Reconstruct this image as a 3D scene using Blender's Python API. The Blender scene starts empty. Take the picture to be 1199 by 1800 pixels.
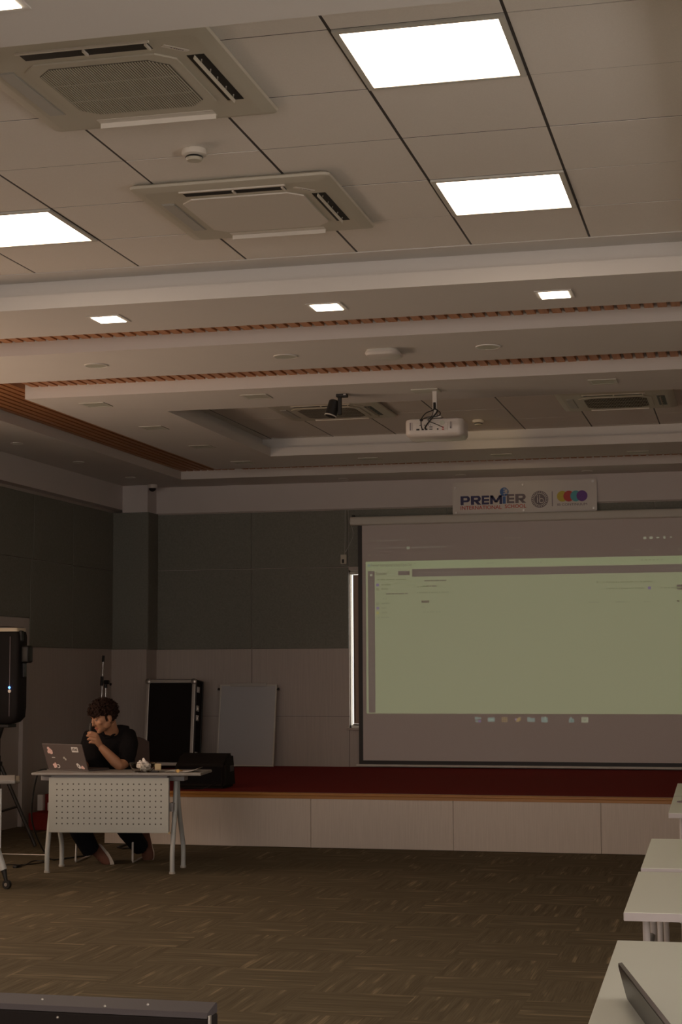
import bpy, bmesh, math, random
from mathutils import Vector, Matrix, Euler
random.seed(7)
PI = math.pi
sc = bpy.context.scene
COL = sc.collection
ZC, ZS, ZL, HS = 3.616, 3.443, 3.528, 0.434      # tile ceiling, soffit, slat, stage heights
YS, YB, XL, XR = 13.36, 17.18, -6.68, 2.27       # stage front, back wall, side walls
H = 1.468

# ------------------------------------------------------------------ materials
def newmat(name):
    m = bpy.data.materials.new(name); m.use_nodes = True
    nt = m.node_tree
    return m, nt, nt.nodes['Principled BSDF'], nt.nodes, nt.links

def plain(name, col, rough=.6, metal=0., spec=.5, noise=0., nscale=30., bump=0., bscale=200., emis=None, estr=0., alpha=None):
    m, nt, b, N, L = newmat(name)
    b.inputs['Base Color'].default_value = (*col, 1)
    b.inputs['Roughness'].default_value = rough
    b.inputs['Metallic'].default_value = metal
    b.inputs['Specular IOR Level'].default_value = spec
    if noise or bump:
        tc = N.new('ShaderNodeTexCoord')
    if noise:
        n = N.new('ShaderNodeTexNoise'); n.inputs['Scale'].default_value = nscale; n.inputs['Detail'].default_value = 4
        L.new(tc.outputs['Object'], n.inputs['Vector'])
        r = N.new('ShaderNodeMapRange'); r.inputs['To Min'].default_value = 1-noise; r.inputs['To Max'].default_value = 1+noise
        L.new(n.outputs['Fac'], r.inputs['Value'])
        mx = N.new('ShaderNodeMix'); mx.data_type = 'RGBA'; mx.blend_type = 'MULTIPLY'; mx.inputs['Factor'].default_value = 1
        mx.inputs['A'].default_value = (*col, 1); L.new(r.outputs['Result'], mx.inputs['B'])
        L.new(mx.outputs['Result'], b.inputs['Base Color'])
    if bump:
        n2 = N.new('ShaderNodeTexNoise'); n2.inputs['Scale'].default_value = bscale; n2.inputs['Detail'].default_value = 3
        L.new(tc.outputs['Object'], n2.inputs['Vector'])
        bp = N.new('ShaderNodeBump'); bp.inputs['Strength'].default_value = bump; bp.inputs['Distance'].default_value = .004
        L.new(n2.outputs['Fac'], bp.inputs['Height']); L.new(bp.outputs['Normal'], b.inputs['Normal'])
    if emis:
        b.inputs['Emission Color'].default_value = (*emis, 1); b.inputs['Emission Strength'].default_value = estr
    return m

def math_node(N, L, op, a, b=None, c=None):
    n = N.new('ShaderNodeMath'); n.operation = op
    for i, v in enumerate((a, b, c)):
        if v is None: continue
        if isinstance(v, (int, float)): n.inputs[i].default_value = v
        else: L.new(v, n.inputs[i])
    return n.outputs[0]

def carpet_mat():
    m, nt, b, N, L = newmat('carpet_tiles')
    tc = N.new('ShaderNodeTexCoord'); sp = N.new('ShaderNodeSeparateXYZ'); L.new(tc.outputs['Object'], sp.inputs[0])
    x, y = sp.outputs[0], sp.outputs[1]
    S = .5
    xs, ys = math_node(N, L, 'DIVIDE', x, S), math_node(N, L, 'DIVIDE', y, S)
    ix, iy = math_node(N, L, 'FLOOR', xs), math_node(N, L, 'FLOOR', ys)
    par = math_node(N, L, 'FLOORED_MODULO', math_node(N, L, 'ADD', ix, iy), 2.)
    tid = math_node(N, L, 'ADD', math_node(N, L, 'MULTIPLY', ix, 7.31), math_node(N, L, 'MULTIPLY', iy, 3.77))
    def mixf(f, a, c):
        n = N.new('ShaderNodeMix'); n.data_type = 'FLOAT'; L.new(f, n.inputs['Factor']); L.new(a, n.inputs['A']); L.new(c, n.inputs['B']); return n.outputs['Result']
    along, across = mixf(par, x, y), mixf(par, y, x)
    def nz(sa, sb, detail=2., off=0.):
        cb = N.new('ShaderNodeCombineXYZ')
        L.new(math_node(N, L, 'MULTIPLY', along, sa), cb.inputs[0]); L.new(math_node(N, L, 'MULTIPLY', across, sb), cb.inputs[1])
        L.new(math_node(N, L, 'ADD', tid, off), cb.inputs[2])
        n = N.new('ShaderNodeTexNoise'); n.inputs['Scale'].default_value = 1.; n.inputs['Detail'].default_value = detail
        L.new(cb.outputs[0], n.inputs['Vector']); return n.outputs['Fac']
    fine, mid, patch = nz(3.5, 160.), nz(1.6, 30., 3., 5.), nz(2.4, 21., 1., 11.)
    def rng(v, a, c, lo=0., hi=1.):
        n = N.new('ShaderNodeMapRange'); L.new(v, n.inputs[0]); n.inputs[1].default_value = a; n.inputs[2].default_value = c
        n.inputs[3].default_value = lo; n.inputs[4].default_value = hi; return n.outputs[0]
    base = math_node(N, L, 'ADD', math_node(N, L, 'MULTIPLY', rng(fine, .3, .7), .5), math_node(N, L, 'MULTIPLY', rng(mid, .3, .7), .5))
    pt = math_node(N, L, 'MULTIPLY', rng(patch, .60, .72), rng(fine, .40, .58, .15, 1.))
    cr = N.new('ShaderNodeValToRGB'); L.new(base, cr.inputs[0])
    cr.color_ramp.elements[0].color = (.090, .075, .049, 1); cr.color_ramp.elements[1].color = (.172, .143, .095, 1)
    mx = N.new('ShaderNodeMix'); mx.data_type = 'RGBA'; L.new(pt, mx.inputs['Factor']); L.new(cr.outputs[0], mx.inputs['A'])
    mx.inputs['B'].default_value = (.27, .216, .142, 1)
    L.new(mx.outputs['Result'], b.inputs['Base Color'])
    b.inputs['Roughness'].default_value = .95; b.inputs['Specular IOR Level'].default_value = .1
    bp = N.new('ShaderNodeBump'); bp.inputs['Strength'].default_value = .4; bp.inputs['Distance'].default_value = .003
    L.new(fine, bp.inputs['Height']); L.new(bp.outputs['Normal'], b.inputs['Normal'])
    return m

def stripe_mat(name, c1, c2, axis, scale, rough=.6):
    """fine grain stretched along one axis (0 x, 1 y, 2 z)"""
    m, nt, b, N, L = newmat(name)
    tc = N.new('ShaderNodeTexCoord'); mp = N.new('ShaderNodeMapping')
    s = [scale]*3; s[axis] = scale/40
    mp.inputs['Scale'].default_value = s
    L.new(tc.outputs['Object'], mp.inputs[0])
    n = N.new('ShaderNodeTexNoise'); n.inputs['Scale'].default_value = 1; n.inputs['Detail'].default_value = 4
    L.new(mp.outputs[0], n.inputs['Vector'])
    cr = N.new('ShaderNodeValToRGB'); L.new(n.outputs['Fac'], cr.inputs[0])
    cr.color_ramp.elements[0].position = .3; cr.color_ramp.elements[1].position = .7
    cr.color_ramp.elements[0].color = (*c1, 1); cr.color_ramp.elements[1].color = (*c2, 1)
    L.new(cr.outputs[0], b.inputs['Base Color']); b.inputs['Roughness'].default_value = rough
    return m

def perforated_mat(name, col, hole, pitch, r, u0, u1, v0, v1):
    """small round holes on a square pitch in local x / z"""
    m, nt, b, N, L = newmat(name)
    tc = N.new('ShaderNodeTexCoord'); sp = N.new('ShaderNodeSeparateXYZ'); L.new(tc.outputs['Object'], sp.inputs[0])
    def cell(v, o):
        f = math_node(N, L, 'FLOORED_MODULO', math_node(N, L, 'DIVIDE', math_node(N, L, 'SUBTRACT', v, o), pitch), 1.)
        return math_node(N, L, 'SUBTRACT', f, .5)
    a, c = cell(sp.outputs[0], u0), cell(sp.outputs[2], v0)
    d = math_node(N, L, 'SQRT', math_node(N, L, 'ADD', math_node(N, L, 'MULTIPLY', a, a), math_node(N, L, 'MULTIPLY', c, c)))
    k = math_node(N, L, 'LESS_THAN', d, r/pitch)
    for v, lo, hi in ((sp.outputs[0], u0, u1), (sp.outputs[2], v0, v1)):
        k = math_node(N, L, 'MULTIPLY', k, math_node(N, L, 'GREATER_THAN', v, lo))
        k = math_node(N, L, 'MULTIPLY', k, math_node(N, L, 'LESS_THAN', v, hi))
    mx = N.new('ShaderNodeMix'); mx.data_type = 'RGBA'; L.new(k, mx.inputs['Factor'])
    mx.inputs['A'].default_value = (*col, 1); mx.inputs['B'].default_value = (*hole, 1)
    L.new(mx.outputs['Result'], b.inputs['Base Color']); b.inputs['Roughness'].default_value = .5
    return m

WARM = (1., .775, .60)
M = {}
M['gypsum'] = plain('white_ceiling_paint', (.74, .72, .69), .85, spec=.2, noise=.03, nscale=3)
M['fascia'] = plain('white_fascia_paint', (.80, .78, .76), .8, spec=.2, noise=.03, nscale=4)
M['tile'] = plain('mineral_fibre_tile', (.80, .765, .71), .95, spec=.1, noise=.05, nscale=160, bump=.25, bscale=350)
M['gap'] = plain('dark_gap', (.03, .028, .026), .9)
M['tbar'] = plain('grey_ceiling_rail', (.055, .050, .048), .6)
M['slat'] = stripe_mat('wood_slat', (.40, .175, .07), (.53, .25, .11), 1, 90, .5)
M['wall'] = stripe_mat('cream_wall_laminate', (.47, .42, .385), (.53, .475, .43), 2, 130, .6)
M['upper'] = plain('white_upper_wall', (.66, .62, .60), .8, noise=.03, nscale=3)
M['felt'] = plain('grey_felt_panel', (.235, .240, .210), .98, spec=.05, noise=.22, nscale=60, bump=.5, bscale=220)
M['seam'] = plain('panel_seam', (.05, .05, .045), .9)
M['carpet'] = carpet_mat()
M['red'] = plain('dark_red_carpet', (.245, .034, .030), .97, spec=.05, noise=.3, nscale=90, bump=.6, bscale=300)
M['nosing'] = stripe_mat('varnished_wood_nosing', (.33, .14, .03), (.45, .21, .05), 0, 60, .35)
M['stagefront'] = stripe_mat('cream_stage_panel', (.56, .50, .44), (.63, .565, .50), 2, 150, .55)
M['lamp'] = plain('lit_panel_diffuser', (.9, .9, .9), .5, emis=WARM, estr=9.3)
M['down'] = plain('lit_downlight_diffuser', (.9, .9, .9), .5, emis=(1., .83, .62), estr=9.3)
M['dead'] = plain('unlit_downlight_diffuser', (.56, .58, .50), .45)
M['trimw'] = plain('white_metal_trim', (.62, .61, .55), .45)
M['acw'] = plain('ac_cream_plastic', (.56, .53, .44), .45, noise=.02, nscale=5)
M['acg'] = plain('ac_grey_flap', (.48, .47, .43), .5)
M['acwhite'] = plain('ac_pale_plastic', (.72, .68, .61), .5)
M['black'] = plain('black_plastic', (.012, .012, .012), .5)
M['blackm'] = plain('black_metal', (.02, .02, .022), .35, metal=.3)
M['softblack'] = plain('soft_black_cloth', (.010, .009, .010), .95, spec=.1, noise=.3, nscale=40)
M['trouser'] = plain('dark_navy_cloth', (.012, .013, .017), .95, spec=.1, noise=.2, nscale=60)
M['steelw'] = plain('grey_white_powder_coat', (.50, .535, .535), .4)
M['legw'] = plain('white_table_leg', (.66, .62, .61), .45)
M['chrome'] = plain('bright_steel', (.6, .6, .6), .25, metal=1.)
M['alu'] = plain('brushed_aluminium', (.52, .50, .47), .35, metal=.85)
M['tabletop'] = plain('pale_laminate', (.64, .67, .60), .30, spec=.5, noise=.015, nscale=6)
M['tableedge'] = plain('pale_table_edge', (.52, .48, .48), .45)
M['greytop'] = plain('grey_laminate', (.30, .295, .285), .6, spec=.3)
M['greyrail'] = plain('mid_grey_rail', (.30, .30, .31), .5)
M['screen'] = plain('white_screen_cloth', (.66, .62, .60), .9, spec=.1)
M['skin'] = plain('skin', (.40, .205, .115), .55, noise=.06, nscale=30)
M['lip'] = plain('lip_skin', (.36, .13, .09), .5)
M['hair'] = plain('black_hair', (.022, .011, .008), .8, spec=.15)
M['eyew'] = plain('eye_white', (.26, .21, .18), .5)
M['laptop'] = plain('dark_taupe_laptop_shell', (.105, .085, .08), .45)
M['paper'] = plain('white_paper', (.72, .70, .68), .8)
M['pinkst'] = plain('pale_pink_sticker', (.75, .52, .48), .6)
M['redst'] = plain('pink_red_sticker', (.6, .14, .13), .6)
M['brown'] = plain('brown_suede', (.120, .048, .030), .85, noise=.15, nscale=50)
M['sole'] = plain('off_white_sole', (.62, .56, .49), .6)
M['yellow'] = plain('pale_yellow_card', (.72, .58, .34), .6)
M['gold'] = plain('gold_metal', (.7, .48, .18), .35, metal=.8)
M['board'] = plain('whiteboard_surface', (.50, .51, .53), .25)
M['casem'] = plain('matte_black_laminate', (.014, .011, .010), .85, spec=.2)
M['doorp'] = plain('cream_door_paint', (.50, .46, .43), .6)
M['blind'] = plain('taupe_roller_blind', (.42, .33, .27), .9)
M['navy'] = plain('sign_navy', (.035, .035, .13), .5)
M['blue'] = plain('sign_blue', (.06, .16, .42), .5)
M['signgrey'] = plain('sign_grey', (.20, .17, .19), .5)
M['signred'] = plain('sign_red', (.58, .07, .045), .5)
M['cy'] = plain('sign_yellow', (.62, .50, .06), .5)
M['cr'] = plain('sign_crimson', (.60, .07, .06), .5)
M['cc'] = plain('sign_cyan', (.10, .42, .48), .5)
M['cp'] = plain('sign_violet', (.16, .05, .30), .5)
M['signw'] = plain('white_acrylic', (.70, .665, .62), .3, noise=.04, nscale=5)
M['led'] = plain('blue_led', (.1, .2, .9), .3, emis=(.08, .25, 1.), estr=6.)
M['glassy'] = plain('glossy_dark_screen', (.020, .017, .017), .30, spec=.2)
M['chairback'] = plain('shadow_brown_chair', (.030, .020, .019), .95)
M['chairw'] = plain('white_chair_frame', (.62, .61, .59), .4)
def glass_bowl():
    m, nt, b, N, L = newmat('clear_plastic'); b.inputs['Base Color'].default_value = (.9, .9, .88, 1)
    b.inputs['Transmission Weight'].default_value = 1.; b.inputs['Roughness'].default_value = .08; b.inputs['IOR'].default_value = 1.1
    return m
M['clear'] = glass_bowl()
def proj_mat(name, em, base=(.66, .62, .60)):  # projector light put into the cloth colour as emission
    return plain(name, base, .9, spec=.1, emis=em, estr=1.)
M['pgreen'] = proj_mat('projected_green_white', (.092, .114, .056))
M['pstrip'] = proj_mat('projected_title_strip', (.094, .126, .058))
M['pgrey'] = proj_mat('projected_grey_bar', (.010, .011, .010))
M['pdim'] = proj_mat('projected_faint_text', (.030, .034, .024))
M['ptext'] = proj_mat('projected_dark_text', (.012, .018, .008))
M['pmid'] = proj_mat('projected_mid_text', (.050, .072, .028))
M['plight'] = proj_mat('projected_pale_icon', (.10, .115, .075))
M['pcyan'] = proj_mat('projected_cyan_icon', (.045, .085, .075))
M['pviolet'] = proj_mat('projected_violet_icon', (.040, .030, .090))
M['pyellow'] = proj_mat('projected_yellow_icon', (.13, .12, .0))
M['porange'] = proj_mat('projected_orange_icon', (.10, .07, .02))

# ------------------------------------------------------------------ mesh helpers
class MB:
    def __init__(self): self.bm = bmesh.new()
    def _xf(self, verts, mat):
        if mat is not None:
            for v in verts: v.co = mat @ v.co
    def box(self, x0, x1, y0, y1, z0, z1, bev=0., seg=2, mat=None):
        vs = [self.bm.verts.new(p) for p in ((x0,y0,z0),(x1,y0,z0),(x1,y1,z0),(x0,y1,z0),(x0,y0,z1),(x1,y0,z1),(x1,y1,z1),(x0,y1,z1))]
        fs = [self.bm.faces.new([vs[i] for i in f]) for f in ((3,2,1,0),(4,5,6,7),(0,1,5,4),(1,2,6,5),(2,3,7,6),(3,0,4,7))]
        out = vs
        if bev:
            es = list({e for f in fs for e in f.edges})
            r = bmesh.ops.bevel(self.bm, geom=es, offset=bev, segments=seg, affect='EDGES', profile=.5)
            out = list({v for f in r['faces'] for v in f.verts} | {v for v in vs if v.is_valid})
        self._xf(out, mat); return self
    def cbox(self, c, s, bev=0., rot=None, seg=2):
        m = Matrix.Translation(c) @ (Euler(rot).to_matrix().to_4x4() if rot else Matrix())
        return self.box(-s[0]/2, s[0]/2, -s[1]/2, s[1]/2, -s[2]/2, s[2]/2, bev, seg, m)
    def quad(self, pts):
        self.bm.faces.new([self.bm.verts.new(p) for p in pts]); return self
    def prism(self, poly, a, b, axis='z', mat=None):
        """poly of 2D points extruded from a to b along axis; for y axis poly is (x,z), for x axis (y,z)"""
        def P(p, t): return {'z': (p[0], p[1], t), 'y': (p[0], t, p[1]), 'x': (t, p[0], p[1])}[axis]
        A = [self.bm.verts.new(P(p, a)) for p in poly]; B = [self.bm.verts.new(P(p, b)) for p in poly]
        n = len(poly)
        self.bm.faces.new(A[::-1]); self.bm.faces.new(B)
        for i in range(n): self.bm.faces.new((A[i], A[(i+1) % n], B[(i+1) % n], B[i]))
        self._xf(A+B, mat); return self
    def tube(self, pts, r, n=10, cap=True):
        pts = [Vector(p) for p in pts]; rs = r if isinstance(r, (list, tuple)) else [r]*len(pts)
        rings = []; up = None
        for i, p in enumerate(pts):
            t = ((pts[min(i+1, len(pts)-1)] - p).normalized() + (p - pts[max(i-1, 0)]).normalized())
            t = t.normalized() if t.length > 1e-6 else Vector((0, 0, 1))
            if up is None:
                up = t.orthogonal().normalized()
            up = (up - t*up.dot(t)); up = up.normalized() if up.length > 1e-5 else t.orthogonal().normalized()
            w = t.cross(up); rr = rs[i]
            ra, rb = rr if isinstance(rr, tuple) else (rr, rr)
            rings.append([self.bm.verts.new(p + up*math.cos(2*PI*k/n)*ra + w*math.sin(2*PI*k/n)*rb) for k in range(n)])
        for a, b in zip(rings, rings[1:]):
            for k in range(n): self.bm.faces.new((a[k], a[(k+1) % n], b[(k+1) % n], b[k]))
        if cap: self.bm.faces.new(rings[0][::-1]); self.bm.faces.new(rings[-1])
        return self
    def lathe(self, prof, n=24, mat=None):
        rings = []; allv = []
        for r, z in prof:
            ring = [self.bm.verts.new((r*math.cos(2*PI*k/n), r*math.sin(2*PI*k/n), z)) for k in range(n)]
            rings.append(ring); allv += ring
        for a, b in zip(rings, rings[1:]):
            for k in range(n): self.bm.faces.new((a[k], a[(k+1) % n], b[(k+1) % n], b[k]))
        self.bm.faces.new(rings[0][::-1]); self.bm.faces.new(rings[-1])
        self._xf(allv, mat); return self
    def blob(self, c, r, rot=None, sub=2):
        m = Matrix.Translation(c)
        if rot is not None: m = m @ rot.to_4x4()
        if not isinstance(r, (tuple, list)): r = (r, r, r)
        m = m @ Matrix.Diagonal((*r, 1))
        bmesh.ops.create_icosphere(self.bm, subdivisions=sub, radius=1, matrix=m); return self
    def disc(self, c, r, axis='y', n=24, t=.001):
        prof = [(c[0 if axis != 'x' else 1] + r*math.cos(2*PI*k/n), c[2 if axis != 'z' else 1] + r*math.sin(2*PI*k/n)) for k in range(n)]
        k = {'y': 1, 'z': 2, 'x': 0}[axis]
        return self.prism(prof, c[k]-t/2, c[k]+t/2, axis)

def finish(name, bm, mat, smooth=False):
    bmesh.ops.recalc_face_normals(bm, faces=bm.faces)
    me = bpy.data.meshes.new(name); bm.to_mesh(me); bm.free()
    me.materials.append(mat if not isinstance(mat, str) else M[mat])
    if smooth:
        for p in me.polygons: p.use_smooth = True
        try: me.set_sharp_from_angle(angle=math.radians(40))
        except Exception: pass
    o = bpy.data.objects.new(name, me); COL.objects.link(o); return o

def tag(o, label, cat, group=None):
    o['label'] = label; o['category'] = cat
    if group: o['group'] = group
    return o

def thing(name, label, cat, loc=(0, 0, 0), rz=0., group=None):
    o = bpy.data.objects.new(name, None); COL.objects.link(o); o.empty_display_size = .1
    o.location = loc; o.rotation_euler = (0, 0, rz)
    return tag(o, label, cat, group)

def wmat(t):
    m = Matrix.Translation(t.location) @ t.rotation_euler.to_matrix().to_4x4()
    return (wmat(t.parent) @ m) if t.parent else m

def part(t, name, mb, mat, smooth=False, world=False, label=None):
    """a mesh part under thing t; mb is in t's local frame, or world coordinates when world"""
    if world:
        inv = wmat(t).inverted()
        for v in mb.bm.verts: v.co = inv @ v.co
    o = finish(name, mb.bm, mat, smooth); o.parent = t
    if label: o['label'] = label
    return o

def pieces(mb):
    """the separate pieces of a mesh builder, each as a builder of its own"""
    bm = mb.bm; bm.verts.index_update(); seen = set(); out = []
    for v0 in bm.verts:
        if v0 in seen: continue
        stack, comp = [v0], []; seen.add(v0)
        while stack:
            v = stack.pop(); comp.append(v)
            for e in v.link_edges:
                w = e.other_vert(v)
                if w not in seen: seen.add(w); stack.append(w)
        m = MB(); mp = {v: m.bm.verts.new(v.co) for v in comp}
        fs = {f for v in comp for f in v.link_faces}
        for f in fs: m.bm.faces.new([mp[v] for v in f.verts])
        out.append(m)
    bm.free(); return out

def parts(t, name, mb, mat, smooth=False, world=False, label=None):
    """as part(), but every separate piece becomes a part of its own"""
    return [part(t, name, m, mat, smooth, world, label) for m in pieces(mb)]

def subparts(p, name, mb, mat, smooth=False):
    for m in pieces(mb):
        o = finish(name, m.bm, mat, smooth); o.parent = p

def single(name, mb, mat, label, cat, group=None, smooth=False, base=None):
    """a thing that is one mesh, world coordinates; the origin goes to its base"""
    vs = [v.co for v in mb.bm.verts]
    if base is None:
        lo = Vector((min(v[i] for v in vs) for i in range(3))); hi = Vector((max(v[i] for v in vs) for i in range(3)))
        base = Vector(((lo.x+hi.x)/2, (lo.y+hi.y)/2, lo.z))
    for v in mb.bm.verts: v.co -= Vector(base)
    o = finish(name, mb.bm, mat, smooth); o.location = base
    return tag(o, label, cat, group)

def struct(name, mb, mat, parent=None, smooth=False):
    o = finish(name, mb.bm, mat, smooth)
    if parent: o.parent = parent
    else: o['kind'] = 'structure'
    return o

def copy_thing(src, loc, label, rz=None, group=None):
    r = src.copy(); COL.objects.link(r); r.location = loc; r['label'] = label
    if rz is not None: r.rotation_euler = (0, 0, rz)
    if group: r['group'] = group
    for ch in src.children:
        c = ch.copy(); COL.objects.link(c); c.parent = r
        for g in ch.children:
            d = g.copy(); COL.objects.link(d); d.parent = c
    return r

def smoothpath(pts, n=8):
    pts = [Vector(p) for p in pts]; out = []
    for i in range(len(pts)-1):
        p0, p1, p2, p3 = pts[max(i-1, 0)], pts[i], pts[i+1], pts[min(i+2, len(pts)-1)]
        for k in range(n):
            t = k/n
            out.append(.5*((2*p1)+(p2-p0)*t+(2*p0-5*p1+4*p2-p3)*t*t+(3*p1-p0-3*p2+p3)*t**3))
    out.append(pts[-1]); return out

def rrect(x0, x1, z0, z1, r, n=5):
    out = []
    for cx, cz, a in ((x1-r, z1-r, 0), (x0+r, z1-r, 90), (x0+r, z0+r, 180), (x1-r, z0+r, 270)):
        for k in range(n+1):
            t = math.radians(a+90*k/n); out.append((cx+r*math.cos(t), cz+r*math.sin(t)))
    return out

def textmesh(body, size, bold=0., extrude=.0012, width=None):
    """upright text in the local x/z plane facing -y, origin at its lower left; returns MB"""
    cu = bpy.data.curves.new('txt', 'FONT'); cu.body = body; cu.size = size; cu.offset = bold; cu.extrude = extrude
    cu.resolution_u = 3
    o = bpy.data.objects.new('txt', cu); COL.objects.link(o)
    bpy.context.view_layer.update()
    me = bpy.data.meshes.new_from_object(o.evaluated_get(bpy.context.evaluated_depsgraph_get()))
    bpy.data.objects.remove(o); bpy.data.curves.remove(cu)
    mb = MB(); mb.bm.from_mesh(me); bpy.data.meshes.remove(me)
    xs = [v.co.x for v in mb.bm.verts]; lo, hi = min(xs), max(xs); s = width/(hi-lo) if width else 1.
    for v in mb.bm.verts: v.co = Vector(((v.co.x-lo)*s, -v.co.z, v.co.y))
    return mb

def shift(mb, d):
    for v in mb.bm.verts: v.co += Vector(d)
    return mb

def remeshed(mb, voxel, smooth_it=2):
    me = bpy.data.meshes.new('tmp'); bmesh.ops.recalc_face_normals(mb.bm, faces=mb.bm.faces); mb.bm.to_mesh(me); mb.bm.free()
    o = bpy.data.objects.new('tmp', me); COL.objects.link(o)
    r = o.modifiers.new('r', 'REMESH'); r.mode = 'VOXEL'; r.voxel_size = voxel; r.use_smooth_shade = True
    if smooth_it:
        s = o.modifiers.new('s', 'SMOOTH'); s.iterations = smooth_it; s.factor = .5
    bpy.context.view_layer.update()
    m2 = bpy.data.meshes.new_from_object(o.evaluated_get(bpy.context.evaluated_depsgraph_get()))
    bpy.data.objects.remove(o); bpy.data.meshes.remove(me)
    out = MB(); out.bm.from_mesh(m2); bpy.data.meshes.remove(m2); return out

# ------------------------------------------------------------------ the room
FRONT_W, LEFT_W, RIGHT_W = 57., 38., 16.                     # window area lights, watts; front and right ones are added
LWY0, LWY1, LWZ0, LWZ1 = 7.7, 11.0, .9, 2.4      # window in the left wall, out of the picture
YF = -3.0                                        # wall behind the camera
struct('floor', MB().box(XL-.1, XR+.1, YF-.1, YB+.25, -.1, 0), M['carpet'])

# ceiling: plaster beams, rings and coffers
LBX, RBX = -5.755, 1.355                          # edges of the side borders
RX0, RX1 = -5.125, .725                           # outer edges of the rings
OX0, OX1 = -4.315, -.085                          # coffer openings
TOP = 3.80
cb = MB()
cb.box(XL-.1, LBX, YF-.1, YB+.2, ZS, TOP); cb.box(RBX, XR+.1, YF-.1, YB+.2, ZS, TOP)
cb.box(LBX, RBX, 16.46, YB+.2, ZS, TOP)          # far border over the stage
cb.box(LBX, RBX, 9.605, 10.533, ZS, TOP)         # cross beam
cb.box(LBX, RBX, YF-.1, 3.3, ZS, TOP)            # behind the camera
def ring(y0, y1, oy0, oy1):
    lip, up = .078, .10
    for a in (0, 1):
        ox0, ox1, q0, q1 = (OX0, OX1, oy0, oy1) if a == 0 else (OX0-up, OX1+up, oy0-up*.75, oy1+up*.75)
        z0, z1 = (ZS, ZS+lip) if a == 0 else (ZS+lip, TOP)
        cb.box(RX0, RX1, y0, q0, z0, z1); cb.box(RX0, RX1, q1, y1, z0, z1)
        cb.box(RX0, ox0, q0, q1, z0, z1); cb.box(ox1, RX1, q0, q1, z0, z1)
ring(4.03, 9.085, 4.742, 8.37)
ring(11.19, 15.70, 12.014, 14.866)
struct('ceiling', cb, M['gypsum'])

# suspended tile fields inside the two coffers
GX, GY = -1.328, 5.286
def tiles(x0, x1, y0, y1, skip):
    mb = MB(); gx, gy = .0058, .0035
    rnd = random.Random(3)
    i0, i1 = math.floor((x0-GX)/.6), math.ceil((x1-GX)/.6); j0, j1 = math.floor((y0-GY)/.6), math.ceil((y1-GY)/.6)
    for i in range(i0, i1):
        for j in range(j0, j1):
            if (i, j) in skip: continue
            a, b, c, d = max(x0, GX+.6*i)+gx, min(x1, GX+.6*i+.6)-gx, max(y0, GY+.6*j)+gy, min(y1, GY+.6*j+.6)-gy
            if b-a < .02 or d-c < .02: continue
            dz = rnd.uniform(-.0012, .0012)
            mb.box(a, b, c, d, ZC+dz, ZC+.016, .0008, 1)
    return mb
LIGHTS = [(0, 0), (0, 3), (-4, 0), (-4, 3)]
struct('ceiling_tiles', tiles(OX0-.1, OX1+.1, 4.68, 8.252, set(LIGHTS)), M['tile'])
struct('ceiling_tiles', tiles(OX0-.1, OX1+.1, 11.93, 14.96, set()), M['tile'])
struct('ceiling_border', MB().box(OX0-.1, OX1+.1, 8.252, 8.4415, ZC-.004, ZC+.016), M['gypsum'])
tb = MB(); tb.box(OX0-.1, OX1+.1, 4.67, 8.44, ZC+.016, ZC+.03); tb.box(OX0-.1, OX1+.1, 11.92, 14.97, ZC+.016, ZC+.03)
struct('ceiling_rails', tb, M['gap'])
rl = MB()
for k in range(-5, 3):
    x = GX+.6*k
    if OX0-.1 < x < OX1+.1: rl.box(x-.0055, x+.0055, 4.68, 8.252, ZC+.001, ZC+.014); rl.box(x-.0055, x+.0055, 11.93, 14.96, ZC+.001, ZC+.014)
for k in range(-2, 18):
    y = GY+.6*k
    for a, b in ((4.68, 8.252), (11.93, 14.96)):
        if a < y < b: rl.box(OX0-.1, OX1+.1, y-.0032, y+.0032, ZC+.0015, ZC+.0135)
struct('ceiling_rails', rl, M['tbar'])

# wood slat ceiling strips, slats running towards the stage
def slats(x0, x1, y0, y1):
    mb = MB(); n0, n1 = math.ceil((x0-LBX)/.0755), math.floor((x1-LBX)/.0755)
    for k in range(n0, n1+1):
        x = LBX+.0755*k
        if x+.054 > x1+.01: continue
        mb.box(x+.006, x+.058, y0, y1, ZL, ZL+.05)
    return mb
struct('trim_1', slats(LBX, RX0, 3.3, 9.605), M['slat'])
struct('trim_2', slats(LBX, RX0, 10.533, 16.46), M['slat'])
struct('trim_3', slats(RX0, RBX, 9.085, 9.605), M['slat'])
struct('trim_4', slats(RX0, RBX, 10.533, 11.19), M['slat'])
struct('trim_5', slats(RX0, RBX, 15.70, 16.46), M['slat'])
struct('trim_6', slats(RX1, RBX, 11.19, 15.70), M['slat'])
struct('ceiling_void', MB().box(LBX, RBX, 3.3, 16.46, TOP-.02, TOP+.05), M['gap'])

# left wall: cream dado, felt panels above, white beam at the top
DY0, DY1, DZ = 13.42, 14.73, 1.95                # door frame outline
wl = MB()
wl.box(XL-.12, XL, YF-.1, LWY0, 0, ZS); wl.box(XL-.12, XL, LWY1, DY0, 0, ZS); wl.box(XL-.12, XL, LWY0, LWY1, 0, LWZ0); wl.box(XL-.12, XL, LWY0, LWY1, LWZ1, ZS); wl.box(XL-.12, XL, DY1, YB+.2, 0, ZS); wl.box(XL-.12, XL, DY0, DY1, DZ, ZS)
w = struct('wall_left', wl, M['wall'])
struct('beam', MB().box(XL, XL+.115, YF, YB, 3.18, ZS-.001), M['upper'], w)
def felt(parent, axis, at, a0, a1, z0, z1, t=.018):
    g = .003
    mb = MB()
    if axis == 'x': mb.box(at, at+t, a0+g, a1-g, z0+g, z1-g, .006, 2)
    else: mb.box(a0+g, a1-g, at-t, at, z0+g, z1-g, .006, 2)
    struct('acoustic_panel', mb, M['felt'], parent)
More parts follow.
